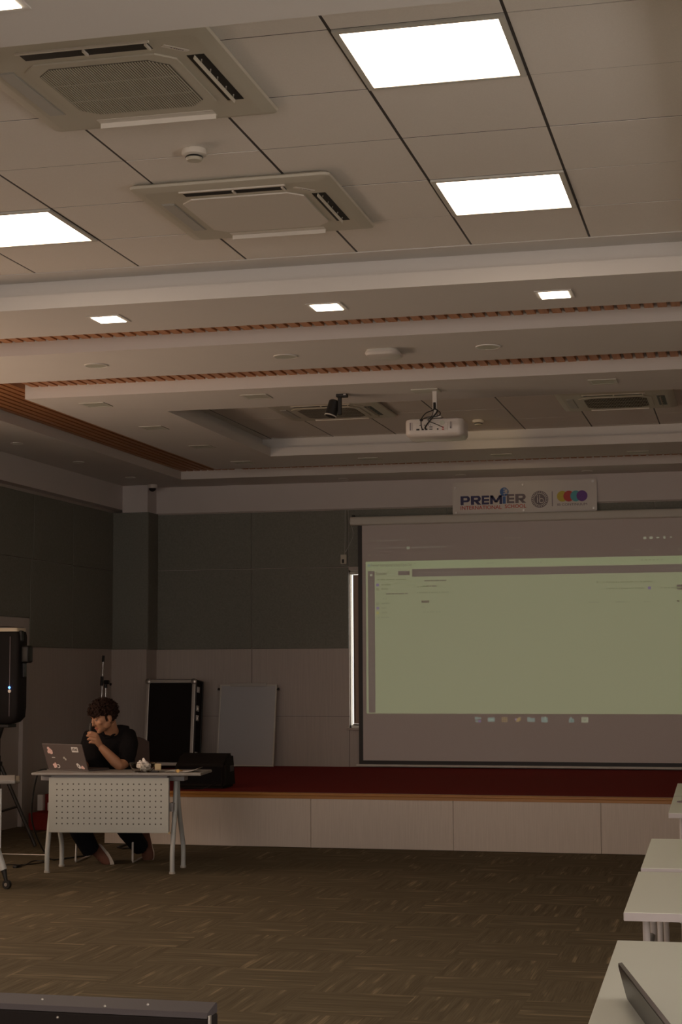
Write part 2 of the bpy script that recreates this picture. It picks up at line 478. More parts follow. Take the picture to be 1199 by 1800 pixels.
ys = [9.0, 10.05, 11.0, 11.95, 12.9, 13.85, 14.8, 15.757, 16.87]
for a, b in zip(ys, ys[1:]): felt(w, 'x', XL, a, b, 2.515, 3.15)
for a, b in ((11.1, 12.25), (12.25, DY0), (14.73, 15.757), (15.757, 16.87)): felt(w, 'x', XL, a, b, 1.675, 2.515)
felt(w, 'x', XL, DY0, DY1, DZ+.003, 2.515)
# the door and its frame
d = struct('door_1', MB().box(XL-.06, XL-.02, DY0+.055, DY1-.135, .0, DZ-.085), M['doorp'])
fr = MB(); fr.box(XL-.05, XL+.022, DY1-.14, DY1-.06, 0, DZ, .004); fr.box(XL-.05, XL+.012, DY1-.06, DY1, 0, DZ, .004)
fr.box(XL-.05, XL+.022, DY0, DY0+.06, 0, DZ, .004); fr.box(XL-.05, XL+.022, DY0+.06, DY1-.14, DZ-.09, DZ, .004)
struct('door_frame', fr, M['doorp'], d)
hd = MB(); hd.tube([(XL-.02, 13.62, 1.0), (XL+.03, 13.62, 1.0), (XL+.03, 13.74, 1.0)], .009)
struct('door_handle', hd, M['alu'], d)

# back wall with a window opening behind the screen
WX0, WX1, WZ0, WZ1 = -4.122, -2.9, .835, 2.50
bw = MB(); T = .12
bw.box(XL-.1, WX0, YB, YB+T, 0, ZS); bw.box(WX1, XR+.1, YB, YB+T, 0, ZS)
bw.box(WX0, WX1, YB, YB+T, 0, WZ0); bw.box(WX0, WX1, YB, YB+T, WZ1, ZS)
wb = struct('wall_back', bw, M['wall'])
struct('beam', MB().box(XL, XR, YB-.04, YB, 3.155, ZS-.001), M['upper'], wb)
struct('seam', MB().box(-5.1985, -5.1935, YB-.0012, YB, HS, 1.67).box(-4.1255, -4.1215, YB-.0012, YB, HS, .83)
       .box(-6.28, -4.12, YB-.0012, YB, .955, .958), M['seam'], wb)
xs = [-6.28, -5.196, -4.123]
for a, b in zip(xs, xs[1:]):
    felt(wb, 'y', YB, a, b, 2.533, 3.145); felt(wb, 'y', YB, a, b, 1.67, 2.533)
x = -4.123
while x < XR:
    felt(wb, 'y', YB, x, min(x+1.073, XR), 2.533, 3.145); x += 1.073
for a in (-2.9, -1.82, -.74, .34, 1.42): felt(wb, 'y', YB, a, min(a+1.08, XR), 1.67, 2.533)
win = MB(); e = .03
win.box(WX0, WX0+.012, YB+.03, YB+T, WZ0, WZ1); win.box(WX1-e, WX1, YB+.03, YB+T, WZ0, WZ1)
win.box(WX0, WX1, YB+.03, YB+T, WZ1-e, WZ1); win.box(WX0, WX1, YB+.03, YB+T, WZ0, WZ0+e)
wn = struct('window_1', win, M['trimw'])
struct('window_sill', MB().box(WX0-.03, WX1+.02, YB-.035, YB+.03, WZ0-.02, WZ0, .003), M['wall'], wn)
gl = MB().box(WX0+.012, WX1-e, YB+.09, YB+.094, WZ0+e, WZ1-e)
struct('window_pane', gl, M['clear'], wn)
t = thing('roller_blind', 'taupe roller blind drawn down over the window beside the projection screen', 'blind', (WX0+.62, YB-.004, WZ0))
part(t, 'blind_cloth', MB().box(WX0+.046, WX1, YB+.005, YB+.008, WZ0+.045, WZ1-.05), M['blind'], world=True)
part(t, 'blind_roller', MB().tube([(WX0+.012, YB+.012, WZ1-.03), (WX1-.02, YB+.012, WZ1-.03)], .017, 12), M['trimw'], True, world=True)
part(t, 'bottom_rail', MB().tube([(WX0+.04, YB+.006, WZ0+.035), (WX1-.02, YB+.006, WZ0+.035)], .009, 8), M['chrome'], True, world=True)
part(t, 'bead_chain', MB().tube(smoothpath([(WX0+.05, YB-.006, WZ1-.04), (WX0+.052, YB-.008, 1.7), (WX0+.056, YB-.008, 1.35), (WX0+.06, YB-.007, WZ0+.06)]), .0035, 6), M['chrome'], True, world=True)

# column in the back left corner
cx1, cy = -6.28, 16.87
col = struct('column', MB().box(XL, cx1, cy, YB, 0, 3.15), M['wall'])
struct('beam', MB().box(XL+.115, cx1+.004, cy-.004, YB-.04, 3.15, ZS-.001), M['upper'], col)
pn = MB(); pn.box(XL, cx1+.02, cy-.02, cy, 1.675, 3.15, .006); pn.box(cx1, cx1+.02, cy, YB-.02, 1.675, 3.15, .006)
struct('acoustic_panel', pn, M['felt'], col)
# right wall and wall behind the camera; unseen windows added to brighten the room
RWY0, RWY1 = 2.0, 4.8
struct('wall_right', MB().box(XR, XR+.12, YF-.1, RWY0, 0, ZS).box(XR, XR+.12, RWY1, YB+.2, 0, ZS).box(XR, XR+.12, RWY0, RWY1, 0, .9).box(XR, XR+.12, RWY0, RWY1, 2.4, ZS), M['wall'])
def daylight(name, frame_boxes, loc, rot, sx, sy, col, watt):
    o = struct(name, frame_boxes, M['trimw'])
    la = bpy.data.lights.new('window_daylight', 'AREA'); la.shape = 'RECTANGLE'; la.size = sx; la.size_y = sy; la.color = col; la.energy = watt
    lo = bpy.data.objects.new('window_daylight', la); COL.objects.link(lo); lo.location = loc; lo.rotation_euler = rot
FW = [(-5.9, -2.7), (-1.7, 1.5)]; fz0, fz1 = .85, 2.6
fw = MB(); x = XL-.1
for a, b in FW:
    fw.box(x, a, YF-.12, YF, 0, ZS); fw.box(a, b, YF-.12, YF, 0, fz0); fw.box(a, b, YF-.12, YF, fz1, ZS); x = b
fw.box(x, XR+.1, YF-.12, YF, 0, ZS); struct('wall_front', fw, M['upper'])
for k, (a, b) in enumerate(FW):
    f = MB(); c = (a+b)/2
    for q in ((a, a+.05), (b-.05, b), (c-.025, c+.025)): f.box(q[0], q[1], YF-.08, YF-.03, fz0, fz1)
    f.box(a, b, YF-.08, YF-.03, fz0, fz0+.05).box(a, b, YF-.08, YF-.03, fz1-.05, fz1)
    daylight('window_%d' % (k+2), f, (c, YF-.10, (fz0+fz1)/2), (-PI/2, 0, PI), b-a, fz1-fz0, (1., .775, .67), FRONT_W)  # unseen pair added to lift the ceiling and camera-facing surfaces
f = MB(); c = (LWY0+LWY1)/2
for q in ((LWY0, LWY0+.05), (LWY1-.05, LWY1), (c-.025, c+.025)): f.box(XL-.08, XL-.03, q[0], q[1], LWZ0, LWZ1)
f.box(XL-.08, XL-.03, LWY0, LWY1, LWZ0, LWZ0+.05).box(XL-.08, XL-.03, LWY0, LWY1, LWZ1-.05, LWZ1)
daylight('window_4', f, (XL-.10, c, (LWZ0+LWZ1)/2), (-PI/2, 0, PI/2), LWY1-LWY0, LWZ1-LWZ0, (1., .44, .10), LEFT_W)
f = MB(); c = (RWY0+RWY1)/2
for q in ((RWY0, RWY0+.05), (RWY1-.05, RWY1), (c-.025, c+.025)): f.box(XR+.03, XR+.08, q[0], q[1], .9, 2.4)
f.box(XR+.03, XR+.08, RWY0, RWY1, .9, .95).box(XR+.03, XR+.08, RWY0, RWY1, 2.35, 2.4)
daylight('window_5', f, (XR+.10, c, 1.65), (-PI/2, 0, -PI/2), RWY1-RWY0, 1.5, (1., .775, .67), RIGHT_W)  # unseen window added to brighten the near table and ceiling

# ------------------------------------------------------------------ the stage
SX0 = -5.34
st = thing('stage', 'low stage with dark red carpet, varnished wooden edge and cream front panels', 'stage', (-2.2, YS, 0))
part(st, 'carpet', MB().box(SX0, XR-.002, YS+.035, YB-.045, HS-.03, HS).box(cx1+.021, SX0, 14.95, YB-.045, HS-.03, HS), M['red'], world=True)
part(st, 'platform', MB().box(SX0+.01, XR-.002, YS+.06, YB-.045, .002, HS-.03).box(cx1+.03, SX0+.01, 14.97, YB-.045, .002, HS-.03), M['casem'], world=True)
part(st, 'nosing', MB().box(SX0-.01, XR-.002, YS-.012, YS+.04, HS-.012, HS+.012, .006).box(SX0-.01, XR-.002, YS-.006, YS+.035, HS-.035, HS-.012), M['nosing'], world=True)
xs = [SX0, -4.718, -3.536, -2.353, -1.175, .005, 1.185, XR-.002]
for a, b in zip(xs, xs[1:]):
    part(st, 'front_panel', MB().box(a+.0015, b-.0015, YS, YS+.018, .004, HS-.035, .001, 1), M['stagefront'], world=True)
part(st, 'side_panel', MB().box(SX0, SX0+.018, YS+.02, 14.95, .004, HS-.03), M['stagefront'], world=True)
t = thing('stage_steps', 'dark red carpeted steps beside the stage by the left wall', 'steps', (-5.95, 14.3, 0))
part(t, 'step', MB().box(-6.46, SX0-.01, 14.30, 14.62, .002, .155, .006), M['red'], world=True)
part(t, 'step', MB().box(-6.44, SX0-.01, 14.62, 14.94, .002, .305, .006), M['red'], world=True)
part(t, 'end_board', MB().box(-6.50, -6.445, 14.585, 14.618, .156, .30, .002), M['paper'], world=True, label='pale upright board at the end of the upper step')
single('floor_strip', MB().box(-6.3, -5.45, 12.40, 12.418, .001, .008, .002), M['alu'], 'thin bright metal strip lying on the carpet below the loudspeaker stand', 'floor strip')
# ------------------------------------------------------------------ things on the ceiling
def ceiling_light(i, j, label):
    x, y = GX+.6*i, GY+.6*j
    t = thing('ceiling_light', label, 'ceiling light', (x+.3, y+.3, ZC-.004), 0, 'square panel lights in the tiled ceiling')
    f = MB(); a, b = .294, .272
    for q in ((-a, a, -a, -b), (-a, a, b, a), (-a, -b, -b, b), (b, a, -b, b)): f.box(*q, -.004, .012)
    part(t, 'frame', f, M['trimw']); part(t, 'diffuser', MB().box(-b, b, -b, b, .001, .008), M['lamp'])
ceiling_light(0, 0, 'large lit square ceiling panel light nearest the camera, at the top of the picture')
ceiling_light(0, 3, 'lit square ceiling panel light on the right, one tile before the plaster beam')
ceiling_light(-4, 3, 'lit square ceiling panel light cut by the left picture edge')
ceiling_light(-4, 0, 'lit square ceiling panel light out of the picture beyond the large air conditioner')
for k, (x, y) in enumerate(((-4.6, 2.9), (.1, 2.7), (-4.6, .3), (.1, .3))):  # unseen panels added to brighten the nearest table
    t = thing('ceiling_light', 'added unseen panel light in the plaster behind the camera, %s' % ('front left', 'front right', 'rear left', 'rear right')[k], 'ceiling light', (x, y, ZS), 0, 'added panel lights behind the camera')
    part(t, 'frame', MB().box(-.30, .30, -.30, .30, -.006, -.001), M['trimw']); part(t, 'diffuser', MB().box(-.27, .27, -.27, .27, -.009, -.0062), M['lamp'])

def downlight(x, y, lit, label, group):
    t = thing('downlight', label, 'downlight', (x, y, ZS), 0, group)
    f = MB(); a, b = .098, .076
    for q in ((-a, a, -a, -b), (-a, a, b, a), (-a, -b, -b, b), (b, a, -b, b)): f.box(*q, -.005, -.0005)
    part(t, 'frame', f, M['trimw'] if not lit else M['gypsum'])
    part(t, 'diffuser', MB().box(-b, b, -b, b, -.0035 if not lit else -.008, -.0008), M['dead'] if not lit else M['down'])
LG = 'lit square downlights on the beam before the wood slats'
downlight(-3.48, 8.705, True, 'lit square downlight on the left of the plaster beam', LG)
downlight(-2.207, 8.712, True, 'lit square downlight at the middle of the plaster beam', LG)
downlight(-.96, 8.727, True, 'lit square downlight on the right of the plaster beam', LG)
downlight(-2.14, 4.37, True, 'lit square downlight in the top left corner of the picture', LG)
for x, w_ in ((-3.48, 'left'), (-.96, 'right')): downlight(x, 4.37, True, 'lit square downlight on the near plaster border out of the picture to the %s' % w_, LG)
UG = 'unlit square downlights around the rear coffer'
for x, y, l in ((-4.72, 11.565, 'unlit square downlight nearest the front left corner of the rear ceiling ring'),
                (-4.72, 12.82, 'unlit square downlight second along the left side of the rear ceiling ring'),
                (-4.71, 14.04, 'unlit square downlight third along the left side of the rear ceiling ring'),
                (-4.69, 15.22, 'unlit square downlight in the far left corner of the rear ceiling ring'),
                (-3.45, 11.52, 'unlit square downlight to the left of the black ceiling spotlight'),
                (-.945, 11.545, 'unlit square downlight before the right rear air conditioner'),
                (-3.455, 15.3, 'unlit square downlight on the far side of the ring, left of the projector'),
                (-2.2, 15.37, 'unlit square downlight on the far side of the ring, behind the projector'),
                (-.955, 15.5, 'unlit square downlight on the far side of the ring, at the right of the picture')):
    downlight(x, y, False, l, UG)

def round_fitting(x, y, r, label, group, name='ceiling_speaker'):
    t = thing(name, label, 'ceiling speaker', (x, y, ZS), 0, group)
    part(t, 'rim', MB().lathe([(r, -.0005), (r, -.006), (r*.9, -.007), (r*.9, -.0005)], 28), M['gypsum'], True)
    part(t, 'grille', MB().lathe([(.01, -.0008), (r*.9, -.0008), (r*.9, -.005), (.01, -.005)], 28), M['dead'], True)
CG = 'round ceiling speakers on the cross beam'
round_fitting(-4.10, 10.043, .078, 'round flush ceiling speaker on the left of the cross beam', CG)
round_fitting(-2.82, 10.06, .078, 'round flush ceiling speaker left of the white wireless unit', CG)
round_fitting(-1.525, 10.078, .078, 'round flush ceiling speaker right of the white wireless unit', CG)
SG = 'small round fittings along the left and far ceiling borders'
for x, y, l in ((-6.2, 13.386, 'small round ceiling fitting on the left border, nearest the camera'), (-6.2, 14.774, 'small round ceiling fitting on the left border, middle of the three'),
                (-6.19, 16.119, 'small round ceiling fitting on the left border, nearest the dome camera'), (-4.1, 16.85, 'small round ceiling fitting on the far border, above the window side of the stage'),
                (-2.85, 16.85, 'small round ceiling fitting on the far border, at the left end of the school sign'), (-1.555, 16.85, 'small round ceiling fitting on the far border, above the right end of the school sign')):
    round_fitting(x, y, .055, l, SG)

# wireless access unit
t = thing('wireless_access_point', 'white rounded wireless unit mounted under the cross beam', 'wireless unit', (-2.18, 10.06, ZS))
b = MB(); b.prism(rrect(-.1, .1, -.1, .1, .05), -.012, .004); part(t, 'base', b, M['trimw'], True)
b = MB()
prev = None
for k, (s, z) in enumerate(((1.06, -.012), (1.1, -.022), (1.02, -.036), (.8, -.043))):
    ring_ = [b.bm.verts.new((p[0]*s, p[1]*s, z)) for p in rrect(-.1, .1, -.1, .1, .05)]
    if prev:
        for i in range(len(ring_)): b.bm.faces.new((prev[i], prev[(i+1) % len(ring_)], ring_[(i+1) % len(ring_)], ring_[i]))
    else: b.bm.faces.new(ring_[::-1])
    prev = ring_
b.bm.faces.new(prev); part(t, 'cover', b, M['signw'], True)

def detector(x, y, label):
    t = thing('smoke_detector', label, 'smoke detector', (x, y, ZC))
    part(t, 'base', MB().lathe([(.05, -.001), (.052, -.004), (.052, -.024), (.045, -.028), (.01, -.028)], 24), M['acwhite'], True)
    part(t, 'sensor_head', MB().lathe([(.03, -.029), (.036, -.038), (.03, -.048), (.01, -.048)], 24), M['acw'], True)
    part(t, 'slot', MB().lathe([(.033, -.0290), (.0372, -.0335), (.0372, -.0365), (.033, -.0365)], 24), M['black'], True)
detector(-2.19, 6.41, 'round smoke detector on the tiles between the two front air conditioners')
detector(-2.25, 14.25, 'round smoke detector on the rear tiles to the right of the projector')

# four-way air conditioners
def cassette(x, y, style, label):
    t = thing('air_conditioner', label, 'air conditioner', (x, y, ZC-.001), 0, 'square ceiling air conditioners')
    S = .463; z1 = -.003
    f = MB()
    prev = None
    for s, z in ((S-.01, z1), (S, -.012), (S-.004, -.022), (S-.05, -.034), (S-.055, -.034)):
        ring_ = [f.bm.verts.new((p[0], p[1], z)) for p in rrect(-s, s, -s, s, .03)]
        if prev:
            for i in range(len(ring_)): f.bm.faces.new((prev[i], prev[(i+1) % len(ring_)], ring_[(i+1) % len(ring_)], ring_[i]))
        else: f.bm.faces.new(ring_[::-1])
        prev = ring_
    f.bm.faces.new(prev)
    part(t, 'frame', f, M['acw'], True)
    zf = -.034; L = .235; a, b = .325, .388
    for k in range(4):                            # near, right, far, left outlets
        R = Matrix.Rotation(k*PI/2, 4, 'Z')
        closed = (k == 3)
        s_ = part(t, 'air_outlet', MB().box(-L, L, -b, -a, zf-.0015, zf, mat=R), M['acg'] if closed else (M['acwhite'] if k == 2 else M['black']))  # black plates stand in for the shade inside the open slots
        if closed:
            m_ = MB().box(-L+.008, L-.008, -b+.004, -a-.004, zf-.005, zf-.0016, .001, 1, mat=R); fl = finish('flap', m_.bm, M['acg']); fl.parent = s_
        elif k == 1:
            m_ = MB().box(-L, L, -.0015, .0015, -.008, .006, mat=R @ Matrix.Translation((0, -(a+b)/2+.004, zf-.008)) @ Matrix.Rotation(.3, 4, 'X'))
            fl = finish('flap', m_.bm, M['acw']); fl.parent = s_
            v = MB()
            for q in (-.20, -.10, -.02, .08, .17): v.box(-.001, .030, -.024, -.020, -.003, .0, mat=R @ Matrix.Translation((q, -.345, zf-.001)) @ Matrix.Rotation(.35, 4, 'Z'))
            subparts(s_, 'vane', v, M['acg'])
        elif k == 0:
            m_ = MB().box(-L, L, -.030, .0, -.0035, 0, mat=R @ Matrix.Translation((0, -b+.028, zf-.004)) @ Matrix.Rotation(.25, 4, 'X'))
            m_ = MB().box(-L-.01, L+.01, -.402, -.389, zf-.006, zf, mat=R)
            fl = finish('flap', m_.bm, M['acwhite']); fl.parent = s_
            v = MB().box(-.004, .004, -b+.01, -a-.01, zf-.010, zf-.001, mat=R).box(L-.012, L-.004, -b+.006, -a-.006, zf-.010, zf-.001, mat=R)
            subparts(s_, 'vane', v, M['acwhite'])
        else:
            m_ = MB().box(-L, L, -.374, -.366, zf-(.009 if style == 'dark' else .021), zf-.0008, .001, 1, mat=R)
            fl = finish('flap', m_.bm, M['acwhite']); fl.parent = s_
    g = .285; c = .06
    oct_ = [(-g+c, -g), (g-c, -g), (g, -g+c), (g, g-c), (g-c, g), (-g+c, g), (-g, g-c), (-g, -g+c)]
    gr = part(t, 'grille', MB().prism(oct_, zf-.007, zf-.0005), M['acw'] if style != 'plain' else M['acwhite'])
    if style != 'plain':
        h_ = .245
        gm = MB()
        oct2 = [(-h_+c, -h_), (h_-c, -h_), (h_, -h_+c), (h_, h_-c), (h_-c, h_), (-h_+c, h_), (-h_, h_-c), (-h_, -h_+c)]
        gm.prism(oct2, zf-.0085, zf-.0072)
        o = finish('mesh_backing', gm.bm, M['acback'] if style == 'mesh' else M['acdark']); o.parent = gr
        lv = MB(); n = 48 if style == 'mesh' else 40; lw_ = .0017 if style == 'mesh' else .0011
        for k in range(n):
            q = -h_+.007+k*(2*h_-.014)/(n-1); m2 = h_-max(0, abs(q)-(h_-c))-.004
            lv.box(q-lw_, q+lw_, -m2, m2, zf-.0115, zf-.0086)
        for q in (-.085, .085): lv.box(-h_+.01, h_-.01, q-.004, q+.004, zf-.0118, zf-.0114)
        o = finish('louvres', lv.bm, M['acw']); o.parent = gr
    lg = MB().box(-.05, .05, -.011, .011, -.0025, 0, .002, 2, mat=Matrix.Translation((.31, -.31, zf)) @ Matrix.Rotation(PI/4, 4, 'Z'))
    lo = part(t, 'badge', lg, M['acwhite'])
    lm = MB()
    for q in (-.018, -.006, .002, .010, .018, .026): lm.box(q, q+.005, -.004, .002, -.0032, -.0026, mat=Matrix.Translation((.31, -.31, zf)) @ Matrix.Rotation(PI/4, 4, 'Z'))
    o = finish('badge_marks', lm.bm, M['signgrey']); o.parent = lo
M['acdark'] = plain('ac_dark_mesh', (.06, .05, .04), .85)
M['acback'] = plain('ac_grille_shadow_mesh', (.15, .135, .105), .8)
cassette(-2.165, 5.535, 'mesh', 'large square air conditioner with ribbed grille at the top left of the picture')
cassette(-2.175, 7.27, 'plain', 'square air conditioner with a plain pale centre panel between the smoke detector and the beam')
cassette(-3.325, 13.28, 'dark', 'rear square air conditioner partly behind the black ceiling spotlight')
cassette(-.985, 13.35, 'dark', 'rear square air conditioner at the right, right of the projector')

# black spotlight hanging from the rear ring
t = thing('ceiling_spotlight', 'black cylindrical spotlight hanging on an angled bracket left of the projector', 'spotlight', (-2.80, 11.58, ZS))
part(t, 'bracket', MB().box(-2.862, -2.782, 11.555, 11.605, 3.418, 3.4415, .003).box(-2.852, -2.826, 11.568, 11.594, 3.29, 3.42, .004), M['black'], world=True)
part(t, 'label_plate', MB().box(-2.806, -2.788, 11.553, 11.5552, 3.430, 3.438), M['alu'], world=True)
ax = Vector((-.16, -.10, -.60)).normalized(); c0 = Vector((-2.888, 11.60, 3.372))
part(t, 'lamp_housing', MB().tube([c0-ax*.03, c0-ax*.02, c0+ax*.06, c0+ax*.085], [.030, .041, .043, .043], 24), M['black'], True, world=True)
part(t, 'lens_ring', MB().tube([c0+ax*.084, c0+ax*.092], [.0445, .0445], 24), M['trimw'], True, world=True)
part(t, 'lens', MB().tube([c0+ax*.0921, c0+ax*.093], [.040, .040], 24), M['black'], True, world=True)

# projector
t = thing('projector', 'white ceiling projector with black cables plugged into its back', 'projector', (-2.14, 11.62, ZS))
part(t, 'ceiling_plate', MB().box(-2.30, -2.105, 11.50, 11.66, 3.434, 3.4425, .003), M['trimw'], world=True)
part(t, 'drop_pole', MB().box(-2.160, -2.128, 11.59, 11.62, 3.25, 3.436, .003), M['signw'], world=True)
part(t, 'cradle', MB().box(-2.20, -2.09, 11.56, 11.66, 3.238, 3.252, .003).tube([(-2.144, 11.60, 3.30), (-2.19, 11.62, 3.245)], .006).tube([(-2.144, 11.60, 3.30), (-2.10, 11.62, 3.245)], .006), M['alu'], world=True)
b = MB(); prof = rrect(-.212, .212, 0, .28, .045, 6)
prev = None
for z, s, dy in ((.005, .90, .02), (.016, .975, .006), (.030, 1., 0.), (.115, 1., 0.), (.128, .97, .004)):
    ring_ = [b.bm.verts.new((p[0]*(s if abs(p[0]) > .1 else s), dy+p[1]*(1-dy*2), z)) for p in prof]
    if prev:
        for i in range(len(ring_)): b.bm.faces.new((prev[i], prev[(i+1) % len(ring_)], ring_[(i+1) % len(ring_)], ring_[i]))
    else: b.bm.faces.new(ring_[::-1])
    prev = ring_
b.bm.faces.new(prev)
PM = Matrix.Translation((-2.148, 11.585, 3.106)) @ Matrix.Rotation(math.radians(2), 4, 'Z')
for v in b.bm.verts: v.co = PM @ v.co
body = part(t, 'body', b, M['signw'], True, world=True)
def onproj(name, mb, mat, label=None):
    for v in mb.bm.verts: v.co = PM @ v.co
    return part(t, name, mb, mat, world=True, label=label)
def onprojs(name, mb, mat):
    for m in pieces(mb): onproj(name, m, mat)
onproj('top_ridge', MB().box(-.18, .17, .02, .25, .128, .136, .004), M['alu'])
onproj('socket_panel', MB().box(-.135, .10, -.0018, .0005, .045, .098, .001, 1), M['signw'])
onprojs('vent', MB().box(-.176, -.168, -.0015, .001, .05, .105).box(-.160, -.157, -.0015, .001, .05, .105).box(.115, .120, -.0015, .001, .055, .105).box(.125, .128, -.0015, .001, .055, .105), M['signgrey'])
onproj('speaker_grille', MB().disc((.058, -.002, .098), .018), M['dead'])
sk = MB()
sk.box(-.128, -.106, -.004, -.002, .048, .060).box(-.090, -.074, -.006, -.002, .049, .058).box(-.064, -.048, -.006, -.002, .049, .058)
sk.box(-.105, -.090, -.004, -.002, .082, .087).box(-.072, -.066, -.004, -.002, .082, .088).box(-.055, -.051, -.004, -.002, .082, .087).box(-.042, -.038, -.004, -.002, .082, .087).box(-.028, -.024, -.004, -.002, .082, .087)
sk.box(-.034, -.012, -.004, -.002, .068, .073).box(-.034, -.012, -.004, -.002, .052, .057).disc((.026, -.003, .054), .006, t=.002).disc((.118, -.003, .064), .004, t=.002)
onprojs('socket', sk, M['black'])
onproj('lens', MB().tube([(.10, .282, .075), (.10, .30, .075)], [.036, .034], 20), M['black'])
cbm = MB()
for pts, r in (([(-2.144, 11.585, 3.345), (-2.150, 11.575, 3.30), (-2.20, 11.56, 3.275), (-2.232, 11.555, 3.235), (-2.236, 11.555, 3.19), (-2.231, 11.570, 3.158)], .004),
               ([(-2.144, 11.585, 3.35), (-2.142, 11.575, 3.31), (-2.120, 11.56, 3.285), (-2.165, 11.55, 3.225), (-2.205, 11.553, 3.175), (-2.204, 11.572, 3.158)], .0058),
               ([(-2.150, 11.58, 3.30), (-2.160, 11.56, 3.25), (-2.185, 11.55, 3.22), (-2.13, 11.55, 3.192), (-2.085, 11.572, 3.172)], .0028),
               ([(-2.144, 11.585, 3.31), (-2.10, 11.57, 3.275), (-2.115, 11.56, 3.25), (-2.19, 11.553, 3.243), (-2.235, 11.555, 3.225)], .0035)):
    cbm.tube(smoothpath(pts), r, 8)
cbm.cbox((-2.236, 11.56, 3.225), (.022, .012, .016), .003)
cbm.tube([(-2.144, 11.585, 3.352), (-2.144, 11.585, 3.30)], .009, 8)
part(t, 'cables', cbm, M['black'], True, world=True)
parts(t, 'red_plug', MB().box(-2.090, -2.078, 11.575, 11.588, 3.168, 3.174).box(-2.090, -2.078, 11.575, 11.588, 3.154, 3.160), M['redst'], world=True)

la = bpy.data.lights.new('projector_glow', 'SPOT'); la.color = (1., .70, .25); la.energy = 20.; la.spot_size = math.radians(17); la.spot_blend = 1.; la.shadow_soft_size = .03
lo = bpy.data.objects.new('projector_glow', la); COL.objects.link(lo); lo.location = (-2.10, 11.90, 3.19); lo.rotation_euler = (math.radians(90+5.5), 0, math.radians(3))
# dome camera by the column
t = thing('dome_camera', 'small white dome security camera with black eye above the corner column', 'security camera', (-6.21, 16.83, ZS))
part(t, 'base', MB().lathe([(.05, -.001), (.052, -.008), (.052, -.035), (.045, -.04), (.01, -.04)], 24), M['signw'], True)
part(t, 'dome', MB().lathe([(.04, -.040), (.038, -.055), (.028, -.068), (.012, -.075), (.002, -.076)], 24), M['glassy'], True)
# ------------------------------------------------------------------ projection screen
SY = 17.05
t = thing('projection_screen', 'large pull-down projection screen with black borders showing a pale green computer window', 'projection screen', (-2.22, SY, HS))
SX_0, SX_1 = -3.99, -.45
part(t, 'housing', MB().prism(rrect(SY-.045, SY+.05, 2.962, 3.052, .018), -4.064, -.376, 'x'), M['trimw'], True, world=True)
parts(t, 'end_bracket', MB().box(-4.055, -4.03, SY-.01, SY+.06, 3.052, 3.075, .003).box(-.41, -.385, SY-.01, SY+.06, 3.052, 3.075, .003), M['black'], world=True)
cl = part(t, 'cloth', MB().box(SX_0+.045, SX_1-.045, SY, SY+.003, .507, 2.965), M['screen'], world=True)
part(t, 'black_border', MB().box(SX_0, SX_0+.045, SY-.0005, SY+.0035, .468, 2.965).box(SX_1-.045, SX_1, SY-.0005, SY+.0035, .468, 2.965).box(SX_0+.045, SX_1-.045, SY-.0005, SY+.0035, .468, .507), M['black'], world=True)
part(t, 'weight_bar', MB().box(-4.02, -.42, SY-.012, SY+.016, .445, .468, .005), M['trimw'], world=True)
# the projector's light, set as emission in thin layers on the cloth; u runs from the left edge, z upward
UY = SY-.0006
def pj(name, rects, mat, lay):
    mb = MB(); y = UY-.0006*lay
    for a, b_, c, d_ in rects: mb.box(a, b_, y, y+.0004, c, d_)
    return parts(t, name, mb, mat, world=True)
def PX(x): return -3.906+(x-643)*(3.906-.640)/(1199-643)*1.0     # only to read off the picture's proportions
UX0, UX1 = -3.906, -.56
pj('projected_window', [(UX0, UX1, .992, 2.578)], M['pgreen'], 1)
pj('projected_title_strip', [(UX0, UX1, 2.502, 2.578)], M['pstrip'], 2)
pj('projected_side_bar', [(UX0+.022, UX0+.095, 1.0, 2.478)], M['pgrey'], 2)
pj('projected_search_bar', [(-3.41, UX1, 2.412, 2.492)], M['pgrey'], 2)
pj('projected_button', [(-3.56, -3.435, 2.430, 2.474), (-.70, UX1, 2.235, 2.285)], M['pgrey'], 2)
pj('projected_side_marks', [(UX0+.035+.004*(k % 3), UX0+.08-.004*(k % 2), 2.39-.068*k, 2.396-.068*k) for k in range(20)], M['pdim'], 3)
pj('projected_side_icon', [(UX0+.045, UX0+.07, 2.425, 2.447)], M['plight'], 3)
tm = textmesh('Premier International School Open Day', .05, .0004, .0002, .44); shift(tm, (UX0+.055, UY-.002, 2.523)); part(t, 'projected_title', tm, M['ptext'], world=True)
tm = textmesh('Spaces', .045, .0006, .0002); shift(tm, (-3.80, UY-.002, 2.438)); part(t, 'projected_heading', tm, M['ptext'], world=True)
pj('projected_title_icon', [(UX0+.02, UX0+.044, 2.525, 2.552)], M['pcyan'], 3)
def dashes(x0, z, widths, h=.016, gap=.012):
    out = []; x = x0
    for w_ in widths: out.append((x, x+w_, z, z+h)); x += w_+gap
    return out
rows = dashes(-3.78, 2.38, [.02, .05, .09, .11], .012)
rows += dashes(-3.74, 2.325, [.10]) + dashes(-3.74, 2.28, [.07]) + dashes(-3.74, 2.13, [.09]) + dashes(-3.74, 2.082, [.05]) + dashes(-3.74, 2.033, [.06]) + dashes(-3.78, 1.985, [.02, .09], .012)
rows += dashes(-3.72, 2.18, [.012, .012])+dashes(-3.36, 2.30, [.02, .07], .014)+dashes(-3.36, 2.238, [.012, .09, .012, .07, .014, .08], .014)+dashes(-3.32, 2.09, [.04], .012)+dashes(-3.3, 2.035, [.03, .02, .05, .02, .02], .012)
rows += dashes(-1.50, 2.315, [.02], .02)+dashes(-1.43, 2.315, [.012, .09, .012, .012, .12], .013)+dashes(-1.06, 2.315, [.02, .09], .014)
